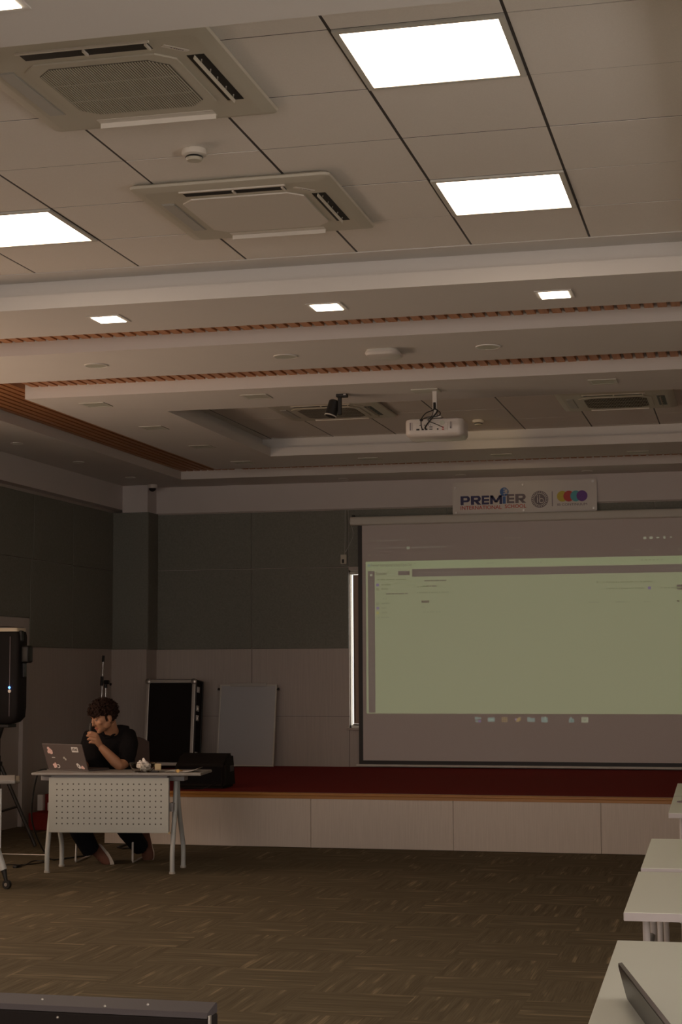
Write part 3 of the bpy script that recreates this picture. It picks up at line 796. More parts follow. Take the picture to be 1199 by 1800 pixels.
rows += dashes(-1.40, 2.25, [.008, .06, .02, .012, .07, .02, .012, .09], .014)+dashes(-.86, 2.25, [.02, .03, .02, .10], .014)
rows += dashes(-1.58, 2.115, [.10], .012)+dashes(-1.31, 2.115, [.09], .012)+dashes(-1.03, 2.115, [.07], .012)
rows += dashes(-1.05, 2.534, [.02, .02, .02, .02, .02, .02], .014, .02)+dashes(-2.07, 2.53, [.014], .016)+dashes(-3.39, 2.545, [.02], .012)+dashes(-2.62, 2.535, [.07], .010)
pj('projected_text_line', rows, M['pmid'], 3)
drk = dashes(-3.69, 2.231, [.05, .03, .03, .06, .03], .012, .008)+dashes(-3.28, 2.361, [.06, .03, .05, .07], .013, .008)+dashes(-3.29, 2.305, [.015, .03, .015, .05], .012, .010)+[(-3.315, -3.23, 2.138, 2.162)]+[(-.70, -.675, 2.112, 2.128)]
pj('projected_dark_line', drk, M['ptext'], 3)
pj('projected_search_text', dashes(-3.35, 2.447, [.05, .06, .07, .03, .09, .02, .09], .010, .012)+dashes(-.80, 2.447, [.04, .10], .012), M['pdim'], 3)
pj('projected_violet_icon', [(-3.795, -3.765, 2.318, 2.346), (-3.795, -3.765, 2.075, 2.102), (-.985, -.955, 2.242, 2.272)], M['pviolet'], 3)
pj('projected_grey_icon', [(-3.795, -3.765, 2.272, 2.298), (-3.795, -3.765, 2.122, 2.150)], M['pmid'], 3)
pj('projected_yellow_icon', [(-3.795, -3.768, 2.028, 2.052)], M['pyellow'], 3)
# browser bars and the desktop dock on the unlit part of the cloth
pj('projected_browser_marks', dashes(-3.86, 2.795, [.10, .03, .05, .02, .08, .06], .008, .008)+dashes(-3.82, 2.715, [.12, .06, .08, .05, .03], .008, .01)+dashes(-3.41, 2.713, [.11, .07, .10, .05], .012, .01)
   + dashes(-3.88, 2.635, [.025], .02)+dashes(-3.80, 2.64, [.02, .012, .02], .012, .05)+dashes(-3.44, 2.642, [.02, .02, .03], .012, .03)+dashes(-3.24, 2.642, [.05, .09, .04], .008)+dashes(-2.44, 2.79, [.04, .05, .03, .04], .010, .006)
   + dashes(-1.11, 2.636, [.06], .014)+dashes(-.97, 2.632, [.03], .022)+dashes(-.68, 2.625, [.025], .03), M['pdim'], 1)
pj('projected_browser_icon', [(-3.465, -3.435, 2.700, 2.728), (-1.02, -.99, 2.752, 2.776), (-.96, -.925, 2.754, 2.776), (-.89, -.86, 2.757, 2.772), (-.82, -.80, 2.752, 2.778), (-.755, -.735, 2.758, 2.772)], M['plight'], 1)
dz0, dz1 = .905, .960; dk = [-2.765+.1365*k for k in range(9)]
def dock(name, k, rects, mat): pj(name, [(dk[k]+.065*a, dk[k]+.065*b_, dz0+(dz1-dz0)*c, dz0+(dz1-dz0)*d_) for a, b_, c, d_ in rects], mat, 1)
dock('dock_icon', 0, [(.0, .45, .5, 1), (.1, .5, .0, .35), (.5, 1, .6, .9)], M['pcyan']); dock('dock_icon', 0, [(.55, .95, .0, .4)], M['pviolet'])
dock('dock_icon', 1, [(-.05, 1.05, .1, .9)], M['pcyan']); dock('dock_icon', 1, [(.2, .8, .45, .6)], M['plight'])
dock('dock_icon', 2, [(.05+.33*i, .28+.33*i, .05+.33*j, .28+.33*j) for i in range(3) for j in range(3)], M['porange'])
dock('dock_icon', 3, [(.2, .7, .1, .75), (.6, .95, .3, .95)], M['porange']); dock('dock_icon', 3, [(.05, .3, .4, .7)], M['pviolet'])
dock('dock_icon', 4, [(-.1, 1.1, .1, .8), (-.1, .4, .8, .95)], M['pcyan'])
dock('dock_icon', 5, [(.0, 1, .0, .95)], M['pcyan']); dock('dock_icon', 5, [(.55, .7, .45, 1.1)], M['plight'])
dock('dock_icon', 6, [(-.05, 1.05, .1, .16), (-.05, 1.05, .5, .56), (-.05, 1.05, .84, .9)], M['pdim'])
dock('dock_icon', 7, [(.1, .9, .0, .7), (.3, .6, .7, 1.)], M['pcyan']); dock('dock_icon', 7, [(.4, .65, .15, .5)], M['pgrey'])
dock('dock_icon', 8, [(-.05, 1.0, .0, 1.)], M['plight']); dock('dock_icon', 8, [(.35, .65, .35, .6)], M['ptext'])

# pull cord box and its cables
t = thing('switch_box', 'small cream switch box hanging by a thin cord left of the screen', 'switch box', (-4.165, YB-.04, 2.58))
part(t, 'box', MB().box(-4.20, -4.135, YB-.05, YB-.02, 2.565, 2.665, .004), M['acw'], world=True)
part(t, 'button', MB().box(-4.185, -4.160, YB-.054, YB-.049, 2.575, 2.615, .002), M['black'], world=True)
part(t, 'cord', MB().tube(smoothpath([(-4.158, YB-.03, 2.665), (-4.152, YB-.03, 2.9), (-4.150, YB-.03, 3.15)]), .004, 6)
     .tube(smoothpath([(-4.15, YB-.03, 2.69), (-4.10, YB-.03, 2.78), (-4.068, YB-.03, 2.86), (-4.075, YB-.03, 2.95), (-4.11, YB-.03, 3.03), (-4.12, YB-.03, 3.15)]), .0035, 6), M['acg'], True, world=True)

# ------------------------------------------------------------------ school sign
GYS = YB-.062
t = thing('school_sign', 'white acrylic school sign board with coloured lettering above the projection screen', 'sign', (-2.235, GYS, 3.05))
part(t, 'board', MB().prism(rrect(-2.985, -1.485, 3.048, 3.393, .03), GYS, GYS+.010, 'y'), M['signw'], True, world=True)
LY = GYS-.0015
def sgx(p): return -2.985+(p-72)/(1118-72)*1.5
def sgz(p): return 3.393-(p-5)/(270-5)*.345
def word(body, name, mat, x0, x1, ztop, zbot, bold):
    mb = textmesh(body, .1, bold, .0012)
    xs_ = [v.co.x for v in mb.bm.verts]; zs_ = [v.co.z for v in mb.bm.verts]
    sx, sz = (x1-x0)/(max(xs_)-min(xs_)), (ztop-zbot)/(max(zs_)-min(zs_)); mx, mz = min(xs_), min(zs_)
    for v in mb.bm.verts: v.co = Vector((x0+(v.co.x-mx)*sx, LY+v.co.y, zbot+(v.co.z-mz)*sz))
    part(t, name, mb, mat, world=True)
def block(letter, x0, x1, z0, z1):
    """one heavy block capital"""
    mb = MB(); w_, h_ = x1-x0, z1-z0; s_ = w_*.32; b_ = h_*.22; y0, y1 = LY-.001, LY+.001
    def B(a, b, c, d): mb.box(a, b, y0, y1, c, d)
    if letter in 'PRE': B(x0, x0+s_, z0, z1)
    if letter == 'E':
        for c in (z0, z0+h_/2-b_/2, z1-b_): B(x0+s_-.001, x1, c, c+b_)
    if letter in 'PR':
        m_ = z0+h_*(.30 if letter == 'P' else .34)
        out = [(x0+s_, z1), (x1-s_*.7, z1), (x1-s_*.2, z1-b_*.5), (x1, z1-b_*1.2), (x1, m_+b_*1.2), (x1-s_*.2, m_+b_*.5), (x1-s_*.7, m_), (x0+s_, m_)]
        inn = [(x0+s_, z1-b_), (x1-s_*1.1, z1-b_), (x1-s_*.95, z1-b_*1.2), (x1-s_*.9, z1-b_*1.4), (x1-s_*.9, m_+b_*1.4), (x1-s_*.95, m_+b_*1.2), (x1-s_*1.1, m_+b_), (x0+s_, m_+b_)]
        for k in range(7): mb.prism([out[k], out[k+1], inn[k+1], inn[k]], y0, y1, 'y')
    if letter == 'R': mb.prism([(x0+s_*1.1, m_+b_*.3), (x0+s_*2.1, m_+b_*.3), (x1+.004, z0), (x1-s_*1.05, z0)], y0, y1, 'y')
    if letter == 'M':
        s_ = w_*.22; B(x0, x0+s_, z0, z1); B(x1-s_, x1, z0, z1); c = (x0+x1)/2
        mb.prism([(x0, z1), (x0+s_*1.1, z1), (c+s_*.5, z0+h_*.2), (c-s_*.5, z0+h_*.2)], y0, y1, 'y'); mb.prism([(x1-s_*1.1, z1), (x1, z1), (c+s_*.5, z0+h_*.2), (c-s_*.5, z0+h_*.2)], y0, y1, 'y')
    return mb
for ch, a, b_, mt in (('P', 131, 200, 'navy'), ('R', 207, 280, 'navy'), ('E', 287, 341, 'navy'), ('M', 348, 436, 'navy'), ('E', 470, 524, 'signgrey'), ('R', 532, 607, 'signgrey')):
    part(t, 'letter', block(ch, sgx(a), sgx(b_), sgz(187 if mt == 'navy' else 182), sgz(116 if mt == 'navy' else 110)), M[mt], world=True)
part(t, 'lettering', MB().box(sgx(440), sgx(462), LY-.001, LY+.001, sgz(185), sgz(128)), M['blue'], world=True)
word('INTERNATIONAL', 'lettering', M['signred'], sgx(131), sgx(432), sgz(196), sgz(226), .0008)
word('SCHOOL', 'lettering', M['signred'], sgx(455), sgx(610), sgz(192), sgz(222), .0008)
cxg, czg, rg = sgx(452), sgz(90), .046
part(t, 'globe', MB().disc((cxg, LY, czg), rg, t=.002), M['blue'], world=True)
g = MB().box(cxg-.002, cxg+.002, LY-.0018, LY-.0011, czg-rg*.9, czg+rg*.9)
for dz in (-.018, .006, .028): g.box(cxg-.01, cxg+.036, LY-.0018, LY-.0011, czg+dz-.0025, czg+dz+.0025)
g.box(cxg+.010, cxg+.034, LY-.0018, LY-.0011, czg-.012, czg+.022)
part(t, 'globe_lines', g, M['signw'], world=True)
cxe, cze, re = sgx(709), sgz(158), .088
part(t, 'emblem', MB().disc((cxe, LY, cze), re, n=40, t=.002), M['signgrey'], world=True)
part(t, 'emblem_ring', MB().disc((cxe, LY-.0012, cze), re*.72, n=40, t=.001), M['signw'], world=True)
em = MB().disc((cxe, LY-.002, cze), re*.66, n=40, t=.001); part(t, 'emblem_disc', em, M['signgrey'], world=True)
em = MB()
for k in range(26):
    a = 2*PI*k/26; em.box(-.0035, .0035, LY-.0018, LY-.0012, re*.78, re*.94, mat=Matrix.Translation((cxe, 0, cze)) @ Matrix.Rotation(a, 4, 'Y'))
em.box(cxe-.028, cxe-.020, LY-.0032, LY-.0026, cze-.035, cze+.022).disc((cxe-.024, LY-.003, cze+.036), .006, t=.001)
em.box(cxe-.004, cxe+.003, LY-.0032, LY-.0026, cze-.035, cze+.045)
em.tube([(cxe+.018+.022*math.cos(a), LY-.003, cze-.014+.022*math.sin(a)) for a in [2*PI*k/20 for k in range(21)]], .004, 6, False)
part(t, 'emblem_letters', em, M['signw'], world=True)
part(t, 'divider', MB().box(sgx(797), sgx(802), LY-.001, LY+.001, sgz(216), sgz(97)), M['signgrey'], world=True)
rc = .056
for k, (px_, mt) in enumerate(((872, 'cy'), (918, 'cr'), (968, 'cc'), (1012, 'cp'))):
    part(t, 'coloured_circle', MB().disc((sgx(px_), LY-.0004*k, sgz(139)), rc, n=36, t=.001), M[mt], world=True)
word('IB CONTINUUM', 'lettering', M['signgrey'], sgx(836), sgx(1047), sgz(195), sgz(214), 0.)
for px_, pz_ in ((92, 48), (588, 38), (1090, 27), (97, 248), (592, 241), (1093, 238)):
    part(t, 'screw_cap', MB().disc((sgx(px_), LY-.003, sgz(pz_)), .012, t=.008, n=14), M['alu'], True, world=True)

# ------------------------------------------------------------------ flight case, whiteboard, wedge, microphone stand
t = thing('flight_case', 'tall black flight case with aluminium edges standing on the stage', 'flight case', (-5.905, 16.50, HS+.0295))
t.rotation_euler = (math.radians(-6), 0, 0)
W2, D_, H_ = .272, .27, .895
part(t, 'body', MB().box(-W2+.006, W2-.006, .012, D_, .004, H_-.004), M['casem'])
part(t, 'lid', MB().box(-W2+.03, W2-.03, .004, .014, .03, H_-.03), M['casem'])
e = .036
part(t, 'edge_frame', MB().box(-W2, -W2+e, 0, .012, 0, H_, .004).box(W2-e, W2, 0, .012, 0, H_, .004).box(-W2+e, W2-e, 0, .012, H_-e, H_, .004).box(-W2+e, W2-e, 0, .012, 0, e, .004), M['alu'])
part(t, 'edge_strip', MB().box(W2-.006, W2+.002, .012, .05, 0, H_, .002).box(W2-.006, W2+.002, D_-.03, D_+.004, 0, H_, .002).box(-W2, W2, .012, D_, H_-.004, H_+.003, .002), M['blackm'])
for sx in (-1, 1):
    for z in (0, H_):
        c = MB().blob((sx*(W2-.02), .006, z+(-.02 if z else .02)), (.034, .014, .034), sub=2); part(t, 'corner', c, M['alu'], True)
for z in (H_-.10, .60, .50, .12):
    l = MB().box(W2-.001, W2+.008, .06, .13, z-.03, z+.03, .003).box(W2+.006, W2+.014, .08, .11, z-.018, z+.012, .003)
    part(t, 'latch', l, M['alu'])

t = thing('whiteboard', 'portrait whiteboard in a pale frame leaning against the back wall of the stage', 'whiteboard', (-5.20, 16.93, HS+.006))
t.rotation_euler = (math.radians(-9), 0, math.radians(0))
w2, hh = .315, .865
part(t, 'panel', MB().box(-w2+.012, w2-.012, .004, .018, .012, hh-.012), M['board'])
part(t, 'frame', MB().box(-w2, -w2+.014, 0, .024, 0, hh, .003).box(w2-.014, w2, 0, .024, 0, hh, .003).box(-w2+.014, w2-.014, 0, .024, 0, .014, .003).box(-w2+.014, w2-.014, 0, .024, hh-.014, hh, .003), M['trimw'])
part(t, 'paper_clamp', MB().box(-.20, .20, -.012, .004, hh-.02, hh+.014, .003), M['acg'])
for s in (-1, 1):
    part(t, 'hook', MB().tube([(s*w2, .010, hh-.05), (s*(w2+.02), .010, hh-.05)], .006).tube([(s*(w2+.014), .010, hh-.035), (s*(w2+.02), .010, hh-.06)], .012), M['black'], True)

t = thing('stage_monitor', 'black wedge stage monitor with rounded corner on the front edge of the stage', 'loudspeaker', (-4.62, 13.88, HS))
pr_ = [(0, 0), (0.02, .20), (.17, .29), (.27, .29), (.34, .0)]
b = MB().prism([(13.80+a, HS+.004+c) for a, c in pr_], -4.88, -4.42, 'x')
bmesh.ops.bevel(b.bm, geom=list(b.bm.edges), offset=.022, segments=3, affect='EDGES')
part(t, 'cabinet', b, M['casem'], True, world=True)
gm = MB().quad([(-4.85, 13.803, HS+.045), (-4.45, 13.803, HS+.045), (-4.45, 13.817, HS+.19), (-4.85, 13.817, HS+.19)]); part(t, 'grille', shift(gm, (0, -.003, 0)), M['softblack'], world=True)
part(t, 'side_handle', MB().box(-4.421, -4.416, 13.95, 14.06, HS+.14, HS+.19, .002), M['blackm'], world=True)
part(t, 'cable', MB().tube(smoothpath([(-4.50, 13.80, HS+.05), (-4.60, 13.74, HS+.006), (-4.72, 13.70, HS+.006), (-4.80, 13.62, HS+.006)]), .004, 6), M['blackm'], True, world=True)

t = thing('microphone_stand', 'steel microphone boom stand with black grips standing behind the seated person', 'microphone stand', (-6.5, 16.30, 0))
bx, by = -6.43, 16.30
p = MB().tube([(bx-.085, by, .03), (bx-.085, by, 1.27)], .010)
part(t, 'pole', p, M['chrome'], True, world=True)
for a in (0.6, 2.7, 4.8): part(t, 'leg', MB().tube([(bx-.085, by, .14), (bx-.085+.13*math.cos(a), by+.13*math.sin(a), .009)], .009), M['blackm'], True, world=True)
part(t, 'clutch', MB().tube([(bx-.085, by, 1.27), (bx-.085, by, 1.31)], .017).tube([(bx-.10, by, 1.33), (bx-.05, by, 1.33)], .022), M['blackm'], True, world=True)
part(t, 'boom', MB().tube([(-6.556, by-.03, .95), (-6.534, by-.03, 1.545)], .0085), M['chrome'], True, world=True)
part(t, 'boom_grip', MB().tube([(-6.548, by-.03, 1.295), (-6.543, by-.03, 1.39)], .016), M['black'], True, world=True)
part(t, 'counterweight', MB().tube([(-6.534, by-.03, 1.54), (-6.531, by-.03, 1.605)], .014), M['black'], True, world=True)
part(t, 'knob', MB().tube([(-6.46, by-.02, 1.31), (-6.445, by-.02, 1.305)], .013).tube([(-6.50, by, 1.33), (-6.455, by-.02, 1.308)], .004), M['black'], True, world=True)

# ------------------------------------------------------------------ loudspeaker on a tripod at the left
t = thing('loudspeaker', 'tall black loudspeaker with a blue light at the left picture edge', 'loudspeaker', (-6.13, 12.94, 1.015))
b = MB(); prev = None
sec = [(1.015, .12), (1.03, .17), (1.07, .205), (1.15, .212), (1.74, .212), (1.775, .205), (1.79, .19)]
for z, s in sec:
    ring_ = [b.bm.verts.new((-6.125+p_[0]*s, 12.94+p_[1]*s*.48, z)) for p_ in rrect(-1, 1, -1, 1, .25)]
    if prev:
        for i in range(len(ring_)): b.bm.faces.new((prev[i], prev[(i+1) % len(ring_)], ring_[(i+1) % len(ring_)], ring_[i]))
    else: b.bm.faces.new(ring_[::-1])
    prev = ring_
b.bm.faces.new(prev)
part(t, 'cabinet', b, M['spk'] if 'spk' in M else plain('charcoal_cabinet', (.014, .012, .012), .7, spec=.25), True, world=True)
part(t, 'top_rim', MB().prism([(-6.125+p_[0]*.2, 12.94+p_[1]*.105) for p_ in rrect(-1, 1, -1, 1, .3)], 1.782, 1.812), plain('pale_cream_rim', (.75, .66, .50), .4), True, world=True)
part(t, 'seam', MB().box(-5.985, -5.980, 12.834, 12.8385, 1.08, 1.74), M['signgrey'], world=True)
part(t, 'status_light', MB().blob((-5.982, 12.832, 1.317), .010), M['led'], True, world=True)
part(t, 'badge', MB().disc((-5.982, 12.835, 1.288), .014, t=.004), M['alu'], world=True)
part(t, 'side_handle', MB().box(-5.925, -5.845, 12.90, 13.0, 1.52, 1.665, .018, 3), M['black'], True, world=True)
part(t, 'side_clip', MB().box(-5.918, -5.890, 12.92, 12.97, 1.40, 1.52, .006), M['blackm'], world=True)
part(t, 'corner_hook', MB().box(-5.935, -5.90, 12.88, 12.93, 1.70, 1.79, .008), M['black'], world=True)
t = thing('speaker_stand', 'black tripod stand carrying the loudspeaker at the left picture edge', 'speaker stand', (-6.13, 12.95, 0))
part(t, 'pole', MB().tube([(-6.13, 12.95, .45), (-6.13, 12.95, 1.0)], .018, 12).tube([(-6.13, 12.95, .25), (-6.13, 12.95, .75)], .023, 12), M['black'], True, world=True)
part(t, 'mounting_plate', MB().box(-6.27, -6.0, 12.86, 13.02, .985, 1.012, .004).tube([(-6.05, 12.87, 1.0), (-6.11, 12.93, .9)], .012), M['black'], world=True)
part(t, 'hub', MB().tube([(-6.13, 12.95, .62), (-6.13, 12.95, .70)], .036, 14), M['black'], True, world=True)
for k, (fx, fy) in enumerate(((-5.775, 12.93), (-6.45, 13.20), (-6.32, 12.55))):
    hx, hy = -6.13+.03*(1 if k == 0 else -.5), 12.95
    l = part(t, 'leg', MB().tube([(hx, hy, .66), (fx, fy, .012)], .0165, 10), M['black'], True, world=True)
    part(t, 'brace', MB().tube([(-6.13, 12.95, .28), ((hx+fx)/2+.0, (hy+fy)/2, .335)], .010, 8), M['black'], True, world=True)
# cables at the left
single('power_cable', MB().tube(smoothpath([(-5.10, 11.60, .727), (-5.135, 11.55, .720), (-5.150, 11.54, .680), (-5.205, 11.60, .53), (-5.235, 11.65, .36), (-5.23, 11.75, .20), (-5.24, 11.95, .05), (-5.255, 12.10, .008), (-5.20, 12.20, .006), (-5.12, 12.45, .006), (-5.10, 12.75, .006)]), .0065, 8), M['black'],
       'black power cable drooping from the left end of the desk to the carpet', 'cable', smooth=True)
single('floor_cable', MB().tube(smoothpath([(-5.55, 11.70, .005), (-5.42, 11.75, .005), (-5.33, 11.78, .005), (-5.27, 11.90, .005), (-5.30, 12.02, .005), (-5.38, 12.0, .005), (-5.34, 11.80, .005), (-5.335, 11.66, .005)]), .004, 6).cbox((-5.335, 11.62, .010), (.03, .09, .02), .004), M['black'],
       'thin black cable with a small plug looped on the carpet left of the desk', 'cable', smooth=True)
single('mains_cable', MB().tube(smoothpath([(-5.02, 12.95, .006), (-4.98, 13.15, .006), (-5.06, 13.25, .012), (-5.10, 13.05, .006), (-4.95, 13.0, .006), (-4.86, 13.2, .006)]), .008, 6), M['black'],
       'coiled black cable on the carpet behind the desk legs', 'cable', smooth=True)
# ------------------------------------------------------------------ folding desk with perforated front
DESK = (-4.532, 11.44, 0)
DRZ = math.radians(7.3)
M['perf'] = perforated_mat('perforated_grey_panel', (.48, .505, .475), (.07, .065, .055), .0405, .0055, -.402, .4085, .335, .660)
def desk_legs(t, hw, mat, y0=.0, y1=.38, ztop=.66, castor=False):
    for s in (-1, 1):
        x = s*hw
        part(t, 'leg', MB().tube(smoothpath([(x, y0, .012), (x, y0, .14), (x, y0+.03, .26), (x, y0+.09, .48), (x, y0+.115, ztop)], 6), (.0175), 12), mat, True)
        part(t, 'leg', MB().tube(smoothpath([(x, y1, .012), (x, y1, .14), (x, y1-.03, .22), (x, y1-.17, .46), (x, y1-.215, ztop)], 6), (.0175), 12), mat, True)
        for y in (y0, y1): part(t, 'foot', MB().tube([(x, y, 0), (x, y, .014)], .022, 12), M['acg'], True)
t = thing('folding_desk', 'pale folding desk with perforated front panel where the person sits', 'desk', DESK, DRZ)
part(t, 'tabletop', MB().box(-.565, .685, -.08, .34, .702, .722, .006), M['greytop'])
part(t, 'modesty_panel', MB().box(-.443, .443, -.046, -.034, .292, .685, .003), M['perf'])
parts(t, 'panel_edge', MB().box(-.443, -.437, -.034, -.012, .292, .685).box(.437, .443, -.034, -.012, .292, .685).box(-.44, .44, -.034, -.012, .292, .298), M['steelw'])
part(t, 'front_rail', MB().box(-.43, .43, -.03, .02, .672, .7015, .003), M['greyrail'])
desk_legs(t, .462, M['steelw'])
for s in (-1, 1):
    part(t, 'hinge_bracket', MB().box(s*.46-.075, s*.46+.075, .06, .19, .655, .695, .006).box(s*.46-.05, s*.46+.05, .03, .22, .688, .7015, .004), M['greyrail'])
    part(t, 'cross_plate', MB().box(s*.45-.02, s*.45+.012, .02, .12, .44, .50, .003), M['greyrail'])
part(t, 'panel_clip', MB().box(.437, .452, -.04, -.01, .285, .30, .002), M['yellow'])
DW = Matrix.Translation(DESK) @ Matrix.Rotation(DRZ, 4, 'Z')
ZT = .7225

# ------------------------------------------------------------------ laptop with stickers
RH, DH = Vector((.9714, .2377, 0)), Vector((-.2377, .9714, 0))
def PP(px, py, d=0.):
    D = 12.73+d
    q = RH*((px-599.5)/2924.2*D) + DH*D
    return Vector((q.x, q.y, H-(py-1175.7)/2924.2*D))
LPO = PP(123.5, 1352, -.35); LPO.z = ZT
t = thing('laptop', 'open dark laptop with pale stickers on its lid on the perforated desk', 'laptop', LPO, math.radians(-18))
lw = .192
part(t, 'base', MB().box(-lw, lw, .0, .235, .0, .014, .004), M['laptop'])
LT = Matrix.Translation((0, -.002, .012)) @ Matrix.Rotation(math.radians(22), 4, 'X')     # lid leans to the front
lid = part(t, 'lid', MB().box(-lw, lw, -.006, .001, 0, .202, .003, mat=LT), M['laptop'])
def on_lid(name, mb, mat):
    for v in mb.bm.verts: v.co = LT @ v.co
    o = finish(name, mb.bm, M[mat]); o.parent = lid; return o
y_ = -.0068
def blobby(cx, cz, lobes, rnd=random.Random(5)):
    mb = MB()
    for k, (dx, dz, r) in enumerate(lobes): mb.disc((cx+dx, y_-.0002*k, cz+dz), r, n=14, t=.0008)
    return mb
on_lid('sticker', blobby(-.130, .150, [(0, 0, .017), (-.008, .016, .012), (.010, -.016, .015), (-.012, -.012, .013), (.016, -.004, .010)]), 'pinkst')
on_lid('sticker_mark', blobby(-.124, .146, [(0, 0, .008), (.007, -.010, .006)]), 'redst')
on_lid('sticker', MB().box(-.125, -.095, y_-.0008, y_, .090, .096), 'paper')
on_lid('sticker', blobby(-.112, .028, [(0, 0, .017), (-.014, .006, .009), (.004, .016, .009), (-.006, -.010, .010)]), 'pinkst')
on_lid('sticker', blobby(-.084, .024, [(0, 0, .016)]), 'paper'); on_lid('sticker_mark', MB().disc((-.086, y_-.001, .024), .011, n=16), 'laptop')
on_lid('sticker', MB().box(-.016, .0, y_-.0008, y_, .086, .100).box(-.004, .010, y_-.0008, y_, .074, .088), 'acg')
on_lid('sticker', MB().box(.085, .145, y_-.0008, y_, .140, .180), 'paper'); on_lid('sticker_mark', MB().box(.092+0, .100, y_-.0014, y_-.0008, .150, .170).box(.105, .114, y_-.0014, y_-.0008, .150, .174).box(.119, .127, y_-.0014, y_-.0008, .150, .168).box(.130, .137, y_-.0014, y_-.0008, .150, .172), 'laptop')
on_lid('sticker', blobby(.112, .030, [(0, 0, .014), (-.008, .012, .010), (.008, -.010, .011)]), 'paper'); on_lid('sticker_mark', MB().box(.106, .118, y_-.002, y_-.0012, .026, .034), 'laptop')
on_lid('sticker', blobby(.146, .022, [(0, 0, .011), (.010, -.008, .009), (-.006, -.006, .008)]), 'pinkst')
sc_ = MB().box(-lw+.008, lw-.008, .0012, .002, .012, .182); [setattr(v, 'co', LT @ v.co) for v in sc_.bm.verts]
o = finish('screen', sc_.bm, M['glassy']); o.parent = lid

# ------------------------------------------------------------------ small things on the desk
BW = DW @ Vector((.235, .02, ZT))
t = thing('plastic_bowl', 'clear plastic bowl stuffed with crumpled tissue near the elbow', 'bowl', BW)
part(t, 'bowl', MB().lathe([(.064, .0), (.078, .02), (.098, .062), (.101, .064), (.101, .066), (.095, .064), (.075, .022), (.058, .004)], 28), M['clear'], True)
tag(single('tissue', MB().blob(tuple(BW+Vector((0, 0, .03))), (.060, .055, .025), sub=3), M['paper'], 'x', 'x'), 'crumpled white tissue heaped inside the clear bowl', 'tissue')
tm_ = bpy.data.objects[[o.name for o in COL.objects if o.name.startswith('tissue')][0]]
r_ = random.Random(4)
bm_ = bmesh.new()
for k in range(16):
    a, q = r_.uniform(0, 2*PI), r_.uniform(0, .052)
    bmesh.ops.create_icosphere(bm_, subdivisions=2, radius=1, matrix=Matrix.Translation((q*math.cos(a), q*math.sin(a), .040+r_.uniform(-.012, .030)*(1-q/.07))) @ Euler((r_.uniform(0, 3), r_.uniform(0, 3), 0)).to_matrix().to_4x4() @ Matrix.Diagonal((r_.uniform(.018, .042), r_.uniform(.010, .03), r_.uniform(.004, .014), 1)))
for v in bm_.verts: v.co += Vector((r_.uniform(-1, 1), r_.uniform(-1, 1), r_.uniform(-1, 1)))*.003
bm_.to_mesh(tm_.data); bm_.free(); tm_.location = BW
single('card_box', MB().cbox(tuple(DW @ Vector((.345, .035, ZT+.036))), (.045, .04, .045), .004, (0, 0, .3)), M['yellow'], 'small pale yellow box beside the clear bowl on the desk', 'box')
single('adapter', MB().cbox(tuple(DW @ Vector((.34, -.03, ZT+.006))), (.05, .04, .012), .003, (0, 0, .1)), M['black'], 'flat dark adapter in front of the pale yellow box on the desk', 'adapter')
p = MB()
n = 14
top = []; 
for i in range(n+1):
    u = i/n; x = .40+.24*u; z = ZT+.002+(.022*max(0, (u-.72)/.28)**2)+.003*math.sin(u*9)
    top.append([p.bm.verts.new(DW @ Vector((x, y, z))) for y in (.02, .20)])
for a, b in zip(top, top[1:]): p.bm.faces.new((a[0], b[0], b[1], a[1]))
r = bmesh.ops.extrude_face_region(p.bm, geom=list(p.bm.faces))
for v in [g for g in r['geom'] if isinstance(g, bmesh.types.BMVert)]: v.co.z += .002
single('paper_sheet', p, M['paper'], 'white paper with a curled up corner at the right end of the desk', 'paper')
t = thing('wristwatch', 'small gold watch lying curled at the right part of the desk', 'watch', DW @ Vector((.512, -.02, ZT)))
part(t, 'strap', MB().tube([(.024*math.cos(a), .018*math.sin(a), .012) for a in [2*PI*k/20 for k in range(21)]], .005, 8, False), M["gold"], True)
part(t, 'dial', MB().tube([(0.0, -.019, .012), (0, -.024, .012)], .012, 16), M['gold'], True)

# ------------------------------------------------------------------ the seated person
person = thing('person', 'person with curly black hair and black t-shirt leaning on the desk', 'person', PP(205, 1480, .35)*Vector((1, 1, 0)) if False else (PP(205, 1400, .3).x, PP(205, 1400, .3).y, 0))
HC = PP(182.5, 1260.5, -.10)                       # head centre
F = (RH*-.74 + DH*-.62 + Vector((0, 0, -.30))).normalized()
Rt = F.cross(Vector((0, 0, 1))).normalized(); Rt = (Rt + Vector((0, 0, -.04))).normalized()
Up = Rt.cross(F).normalized()
HM = Matrix.Translation(HC) @ Matrix((Rt, F, Up)).transposed().to_4x4() @ Matrix.Diagonal((.95, .95, .95, 1))   # local x right, y forward, z up
HR = HM.to_3x3()
def hp(x, y, z): return HM @ Vector((x, y, z))
b = MB()
def hb(c, r): b.blob(hp(*c), r, HR, 3)
hb((0, -.018, .035), (.076, .098, .085)); hb((0, .020, -.02), (.064, .072, .085)); hb((0, .045, -.070), (.042, .040, .036)); hb((0, .066, -.094), (.022, .018, .016))
hb((.0, .060, .042), (.056, .034, .034)); hb((.036, .058, -.022), (.026, .024, .022)); hb((-.036, .058, -.022), (.026, .024, .022))
b.tube([hp(0, .090, .020), hp(0, .103, -.012), hp(0, .108, -.026), hp(0, .098, -.034)], [.008, .011, .0135, .010], 10); hb((.010, .100, -.030), (.008, .009, .007)); hb((-.010, .100, -.030), (.008, .009, .007))
hb((.026, .078, .022), (.022, .012, .007)); hb((-.026, .078, .022), (.022, .012, .007))
for s in (-1, 1):
    hb((s*.076, -.014, -.010), (.009, .020, .030)); hb((s*.078, -.010, -.032), (.007, .010, .010))
    hb((s*.050, .010, -.055), (.022, .034, .032))
